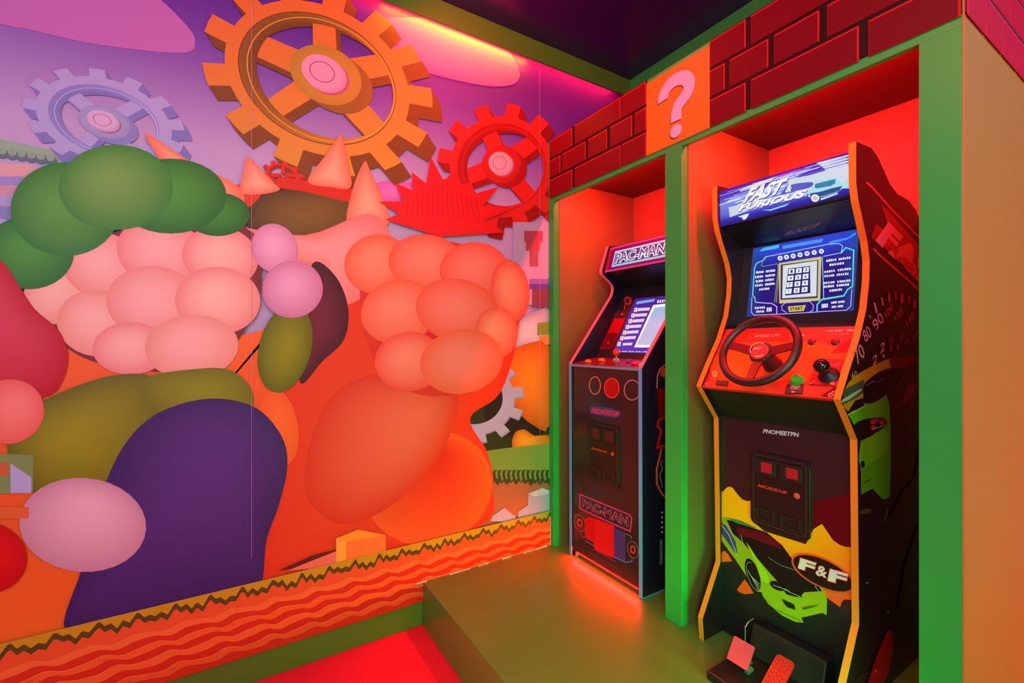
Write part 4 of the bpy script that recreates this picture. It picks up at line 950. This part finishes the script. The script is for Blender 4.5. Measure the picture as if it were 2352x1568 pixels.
g, a_, t_, n_ = pedal('gas_pedal', .770, .055, 1.370, .262, 1.500, .345, .008, mat('pedal_red', lin=(.55, .005, .008), rough=.25), 'long red studded pedal', .012)
m = MB()
for i in range(9):
    for j in range(3):
        c_ = a_+t_*(.015+i*.016)+Vector((0, .770-.017+j*.017, 0))+n_*.0125; m.lathe(c_-n_*.0045, n_, [(.005, 0), (.005, .003), (.003, .0045), (0, .0045)], 8)
m.build('pedal_studs', mat('pedal_red'), g)

# ---- maze game machine
PY0, PY1 = 1.414, 1.92; PA, PB = PY0+.018, PY1-.018
pm = empty('maze_arcade_machine', (1.80, (PY0+PY1)/2, HP), 'smaller black arcade machine with blue and pink edging and PAC-MAN header, in the left niche', 'arcade machine')
pfront = [(1.556, .212), (1.552, 1.231), (1.846, 1.605), (1.857, 1.632), (1.858, 1.655), (1.850, 1.672), (1.828, 1.690), (1.800, 1.708), (1.776, 1.722), (1.770, 1.735), (1.772, 1.755), (1.820, 1.885)]
pprof = pfront+[(1.90, 1.90), (1.99, 1.88), (2.05, 1.80), (2.05, .212)]
for ya in (PY0, PB):
    m = MB(); m.prism(panel_pts(pprof, ya), (0, .018, 0)); p = m.build('side_panel', mat('maze_side_laminate', lin=(.006, .007, .016), rough=.3), pm)
    o = moulding(pprof, ya-.0005, ya+.0185, len(pfront)).build('edge_moulding', [BLUEM, PINKM], p)
    for f_ in o.data.polygons:
        if f_.center.z+HP > 1.235: f_.material_index = 1
    o['label'] = 'edge strip, blue below and pink above'
m = MB(); m.box((PY0, 0, 0), (0, 0, 0)); 
m = MB(); m.prism([Vector((1.556, PY0, HP+.001)), Vector((2.05, PY0, HP+.001)), Vector((2.05, PY0, HP+.006)), Vector((1.556, PY0, HP+.006))], (0, -.0012, 0)); m.build('bottom_trim', mat('cyan_trim', lin=(.05, .3, .5), rough=.3), pm)
fp = slab((1.560, .245), (1.560, 1.222), PA, PB, .014).build('front_panel', mat('maze_front', lin=(.028, .010, .016), rough=.22), pm)
m = MB(); m.box((1.552, PA, 1.219), (1.561, PB, 1.230)); m.build('deck_edge', mat('deck_edge_blue', lin=(.20, .22, .42), rough=.35), pm)
pdk = slab((1.556, 1.231), (1.715, 1.262), PA, PB, .012).build('control_deck', mat('maze_deck', lin=(.12, .01, .016), rough=.3), pm)
PS0, PS1 = (1.718, 1.250), (1.925, 1.612)
slab(PS0, (1.955, 1.662), PA, PB, .012).build('bezel', BLACKS, pm)
slab((1.950, 1.660), (1.800, 1.738), PA, PB, .012).build('speaker_panel', BLACKS, pm)
slab((1.790, 1.735), (1.834, 1.878), PA, PB, .012).build('marquee_board', BLACK, pm)
slab((1.834, 1.880), (1.93, 1.888), PA, PB, .01).build('top_panel', BLACK, pm)
m = MB(); m.box((2.03, PA, .25), (2.04, PB, 1.82)); m.build('back_panel', BLACK, pm)
m = MB(); m.lathe((1.575, PB-.02, HP), (0, 0, 1), [(.010, 0), (.012, .004), (.012, .03), (0, .03)], 12); m.build('levelling_foot', mat('grey_metal'), pm)
# marquee print
t = Vector((.044, 0, .143)).normalized(); PN = Vector((-t.z, 0, t.x)); PM = Pl((1.790, 0, 1.735), PN)
def p2(x, y): return (1290+x/4.9, 540+y/4.9)
P2_ = lambda pts: [p2(*p) for p in pts]
def onM(u, v, l): return Vector((1.790, 0, 1.735))+t*(.1496*v)+Vector((0, PB-(PB-PA)*u, 0))+PN*l
def mq(m, u0, u1, v0, v1, l, c): m.face([onM(u0, v0, l), onM(u1, v0, l), onM(u1, v1, l), onM(u0, v1, l)], srgb(c))
m = MB(); mq(m, 0, 1, 0, 1, .0006, (226, 50, 110)); mq(m, 0, 1, .075, .915, .001, (122, 6, 84)); mq(m, .0, .05, .075, .915, .0012, (196, 10, 30))
mq(m, .10, .90, .17, .80, .0014, (206, 214, 236)); mq(m, .10, .90, .17, .24, .0015, (130, 206, 220)); mq(m, .118, .882, .25, .73, .0018, (56, 52, 120))
def ptxt(m, u0, u1, v0, v1, l, c, bold): 
    vs, fs = text_mesh('PAC-MAN', bold, 0)
    for f_ in fs: m.face([onM(u0+(u1-u0)*vs[k][0], v0+(v1-v0)*vs[k][1], l) for k in f_], srgb(c))
ptxt(m, .135, .865, .28, .71, .0022, (226, 232, 240), .075); ptxt(m, .142, .858, .32, .67, .0026, (50, 44, 110), .0)
m.build('marquee_print', LIT, pm)['label'] = 'backlit pink and white header reading PAC-MAN'
# screen area
t2 = (Vector((PS1[0], 0, PS1[1]))-Vector((PS0[0], 0, PS0[1]))).normalized(); PSN = Vector((-t2.z, 0, t2.x)); PSP = Pl((PS0[0], 0, PS0[1]), PSN)
a = Art(PSP, .0001)
a.poly(P2_([(600, 935), (715, 935), (570, 1275), (430, 1275)]), (120, 6, 14)); a.poly(P2_([(520, 1100), (650, 1100), (570, 1275), (430, 1275)]), (70, 6, 14)); a.line(P2_([(600, 930), (430, 1275), (565, 1275), (730, 920)]), 1, (110, 20, 30))
a.line(P2_([(655, 830), (600, 930)]), .8, (70, 70, 80)); a.poly(P2_(ell(745, 735, 44, 48, -20)), (176, 52, 24)); a.poly(P2_(ell(742, 738, 24, 28, -20)), (60, 16, 14)); a.line(P2_([(720, 770), (705, 840)]), 3, (170, 44, 22))
for x, y, r in ((682, 890, 16), (525, 1208, 18)): a.poly(P2_(ell(x, y, r, r)), (110, 40, 44))
a.build('bezel_print', DECAL, pm)['label'] = 'red instruction artwork left of the screen'
def onS(u, z, l):  # u: world y, z: height on the glass
    k = (z-PS0[1])/t2.z; return Vector((PS0[0], u, PS0[1]))+t2*k+PSN*l
m = MB(); sc_ = srgb((78, 44, 160)); yl, yr = 1.787, 1.547; zl, zu = 1.292, 1.585
for i in range(6):
    z0_, z1_ = zl+(zu-zl)*i/6, zl+(zu-zl)*(i+1)/6; c0 = srgb((98-4*i, 52-3*i, 176-4*i)); c1 = srgb((94-4*i, 49-3*i, 172-4*i))
    m.face([onS(yl, z0_, .001), onS(yr, z0_, .001), onS(yr, z1_, .001), onS(yl, z1_, .001)], [c0, c0, c1, c1])
m.build('screen_glass', LIT, pm)['label'] = 'purple lit screen'
a = Art(PSP, .0001); a.k = 4
a.poly(P2_([(850, 745), (1050, 715), (1040, 745), (835, 780)]), (130, 166, 226)); a.words(p2(1075, 765), p2(1240, 742), 7, (240, 220, 230), 1, 8)
for k in range(7):
    x = 850-k*31.5; y = 862+k*64
    a.poly(P2_([(x-38, y), (x-30, y-45), (x+8, y-48), (x-2, y+2)]), (248, 226, 214)); a.poly(P2_([(x+2, y-8), (x+14, y-42), (x+146, y-50), (x+136, y-16)]) if k < 6 else P2_([(x+24, y-6), (x+30, y-34), (x+138, y-38), (x+128, y-8)]), (226, 210, 232))
    a.poly(P2_([(x-30, y-8), (x-24, y-38), (x-8, y-40), (x-16, y-8)]), (236, 150, 130))
a.poly(P2_([(815, 1262), (1030, 785), (1420, 740), (1440, 820), (1230, 1265)]), (244, 244, 248))
l = a.L(); P_ = [(845, 1232), (1048, 815), (1380, 775), (1210, 1236)]
N = 8
for i in range(N):
    t0, t1 = i/N, (i+1)/N
    def cc(t_): return srgb(tuple((150, 184, 226)[k]*t_+(200, 190, 222)[k]*(1-t_)+(30 if k == 0 else 0)*math.exp(-((t_-.55)/.2)**2) for k in range(3)))
    a.mb.face([PSP.P(*p2(*lerp(P_[0], P_[1], t0)), l), PSP.P(*p2(*lerp(P_[3], P_[2], t0)), l), PSP.P(*p2(*lerp(P_[3], P_[2], t1)), l), PSP.P(*p2(*lerp(P_[0], P_[1], t1)), l)], [cc(t0), cc(t0), cc(t1), cc(t1)])
a.words(p2(600, 1312), p2(985, 1318), 2.6, (214, 200, 244), 5, 9)
a.build('screen_menu', LIT, pm)['label'] = 'menu rows and pale window shown on the screen'
# speaker dots
m = MB(); 
for i in range(5):
    for j in range(9):
        c_ = onS(1.74-j*.022-i*.006, 1.607+i*.010, .0016); m.lathe(c_-PSN*.0012, PSN, [(.0030, 0), (.0025, .0012), (0, .0012)], 8)
m.build('speaker_grille', mat('grille_grey', lin=(.06, .07, .10), rough=.3, metal=.5), pm)
# deck controls
PDP = Pl((1.556, 0, 1.231), (-.031, 0, .159))
def pbtn(px, py, r, col, nm='push_button'):
    m = MB(); p = PDP.P(px, py); p = Vector((max(1.585, min(1.69, p.x)), p.y, 0)); p.z = 1.231+(p.x-1.556)*.031/.159
    m.lathe(p, (0, 0, 1), [(r*1.25, 0), (r*1.25, .004), (r, .005), (r, .011), (r*.7, .014), (0, .0145)], 20); return m.build(nm, col, pm, smooth=True)
def dk(y, x): return Vector((x, y, 1.231+(x-1.556)*.195))
cols = {'o': mat('orange_button', (240, 110, 24), .3, emit=.12), 'w': mat('white_button', (235, 190, 190), .3), 'p': mat('pink_button', (240, 30, 90), .3, emit=.12), 'v': mat('violet_button', (110, 50, 150), .3, emit=.1), 'r': mat('red_ball', (240, 40, 14), .25)}
for y, x, r, c in ((1.835, 1.61, .015, 'o'), (1.775, 1.65, .017, 'o'), (1.685, 1.665, .014, 'w'), (1.585, 1.65, .013, 'v'), (1.515, 1.62, .018, 'p'), (1.455, 1.60, .016, 'w')):
    m = MB(); p = dk(y, x); m.lathe(p, (0, 0, 1), [(r*1.25, 0), (r*1.25, .004), (r, .005), (r, .011), (r*.7, .014), (0, .0145)], 20); m.build('push_button', cols[c], pm, smooth=True)
p = dk(1.64, 1.62); m = MB(); m.lathe(p, (0, 0, 1), [(.018, 0), (.016, .004), (.005, .006), (.004, .04)], 16); js = m.build('joystick', mat('grey_metal'), pm, smooth=True)
m = MB(); c_ = p+Vector((0, 0, .036)); r = .0175; m.lathe(c_, (0, 0, 1), [(r*math.sin(math.pi*k/10), r-r*math.cos(math.pi*k/10)) for k in range(11)], 20); m.build('ball_top', cols['r'], js, smooth=True)
# front decals: plain outline shapes in place of the printed characters
PF = Pl((1.560, 0, 0), (-1, 0, 0))
def p3(x, y): return (1290+x/5.228, 840+y/5.228)
def p4(x, y): return (1290+x/5.228, 1100+y/5.228)
a = Art(PF, .0001)
for (cx_, cy_, rx, ry, c, fill) in ((400, 235, 66, 104, (214, 110, 66), None), (602, 266, 88, 118, (236, 60, 40), (170, 8, 10)), (846, 290, 94, 120, (190, 120, 150), None)):
    if fill: a.poly([p3(*p) for p in ell(cx_, cy_, rx, ry)], fill)
    a.line([p3(*p) for p in ell(cx_, cy_, rx, ry, 0, 28)], 2.2, c, True)
a.build('neon_ovals', DECAL, pm)['label'] = 'three thin neon coloured ovals'
a = Art(PF, .0001)
a.poly([p3(*p) for p in [(345, 484), (420, 486), (560, 505), (600, 500), (640, 530), (712, 548), (690, 615), (635, 625), (345, 575)]], (58, 60, 130)); a.text('ARCADE1UP', p3(348, 560), p3(690, 612), p3(352, 502), (214, 30, 40), .05, .1)
a.build('lettering', DECAL, pm)['label'] = 'red ARCADE1UP lettering on blue'
a = Art(PF, .0001); a.k = 1
Q4 = lambda pts: [p4(*p) for p in pts]
a.poly(Q4([(210, 170), (820, 420), (850, 470), (830, 640), (600, 540), (210, 360)]), (206, 46, 90)); a.poly(Q4([(226, 196), (810, 436), (832, 474), (815, 612), (600, 520), (228, 346)]), (30, 26, 66))
for (c, b, dz) in (((190, 90, 110), .05, 0), ((26, 20, 44), -.0, 1)):
    a.text('PAC-MAN', p4(246+dz*4, 330-dz*6), p4(800-dz*4, 578-dz*6), p4(246+dz*4, 222+dz*6), c, b)
for (cx_, cy_) in ((218, 525), (855, 846)):
    a.line(Q4(ell(cx_, cy_, 62, 104, -16, 28)), 1.6, (150, 90, 90), True); a.poly(Q4(ell(cx_, cy_, 34, 52, -10, 20)), (196, 60, 34)); a.poly(Q4(ell(cx_, cy_, 18, 28, -10, 16)), (40, 12, 16))
a.poly(Q4([(276, 490), (320, 450), (400, 470), (630, 560), (640, 940), (600, 944), (400, 850), (380, 760), (278, 700)]), (206, 6, 24)); a.poly(Q4([(400, 480), (630, 560), (640, 940), (540, 900), (400, 840)]), (224, 14, 30)); a.poly(Q4([(625, 575), (770, 650), (770, 1000), (630, 930)]), (66, 44, 124))
a.line(Q4([(280, 735), (400, 810)]), 2, (110, 90, 190)); a.line(Q4([(400, 850), (650, 990)]), 2, (120, 50, 120)); a.line(Q4([(630, 935), (770, 1000), (845, 985), (850, 960)]), 2.4, (70, 110, 190)); a.line(Q4([(215, 400), (260, 395), (320, 430)]), 1.2, (90, 80, 90)); a.line(Q4([(222, 650), (270, 700)]), 1.6, (80, 110, 150)); a.line(Q4([(760, 650), (840, 690), (845, 720)]), 2, (70, 110, 150))
a.line(Q4([(265, 120), (775, 325), (790, 380)]), .8, (74, 50, 54)); a.line(Q4([(272, 850), (600, 1030), (770, 1135), (772, 1000)]), .9, (90, 70, 76))
a.build('front_print', DECAL, pm)['label'] = 'framed PAC-MAN lettering above plain red and blue blocks'
def pyz(x, y): p = PF.P(x, y); return p.y, p.z
coin_door(pyz(1352, 1000)[0], pyz(1425, 1000)[0], pyz(1352, 1096)[1], pyz(1352, 964)[1], 1.5605, pm, mat('maze_door_black', lin=(.010, .005, .007), rough=.35), mat('slot_dim_red', lin=(.10, .004, .01), rough=.4), 'ARCADE1UP', .9)
# side decals
PSD = Pl((0, PY0, 0), (0, -1, 0)); a = Art(PSD)
a.line([p3(*p) for p in [(1145, 270), (1150, 120), (1180, 40), (1240, -10), (1300, 10)]], 2.2, (220, 130, 120)); a.poly([p3(*p) for p in ell(1225, 80, 40, 55)], (200, 60, 40)); a.poly([p3(*p) for p in [(1145, 270), (1330, 250), (1330, 640), (1170, 640)]], (110, 4, 12))
a.line([p3(*p) for p in [(1230, 625), (1170, 650), (1150, 720), (1200, 780), (1170, 880), (1150, 980), (1240, 960)]], 5, (206, 14, 26)); a.line([p3(*p) for p in [(1200, 990), (1170, 1120), (1140, 1250), (1145, 1420), (1200, 1530), (1300, 1640)]], 4.2, (206, 76, 30)); a.line([p3(*p) for p in [(1210, 1130), (1190, 1180), (1215, 1230), (1180, 1300), (1210, 1460)]], 1.6, (150, 140, 130))
for y in (400, 458, 518, 580, 636): a.poly([p4(*p) for p in ell(1206, y, 11, 11, 0, 10)], (210, 210, 215))
a.poly([p4(*p) for p in [(1178, 730), (1214, 724), (1212, 1020), (1180, 1028)]], (80, 90, 104))
a.build('side_print', DECAL, pm, 2.046)['label'] = 'red and orange swirls on the side'
# light strip under the front
m = MB(); m.box((1.566, PA+.02, .232), (1.572, PB-.02, .238)); lb = m.build('underglow_strip', mat('underglow_red', (255, 30, 30), emit=12, ecol=(255, 12, 10)), pm)
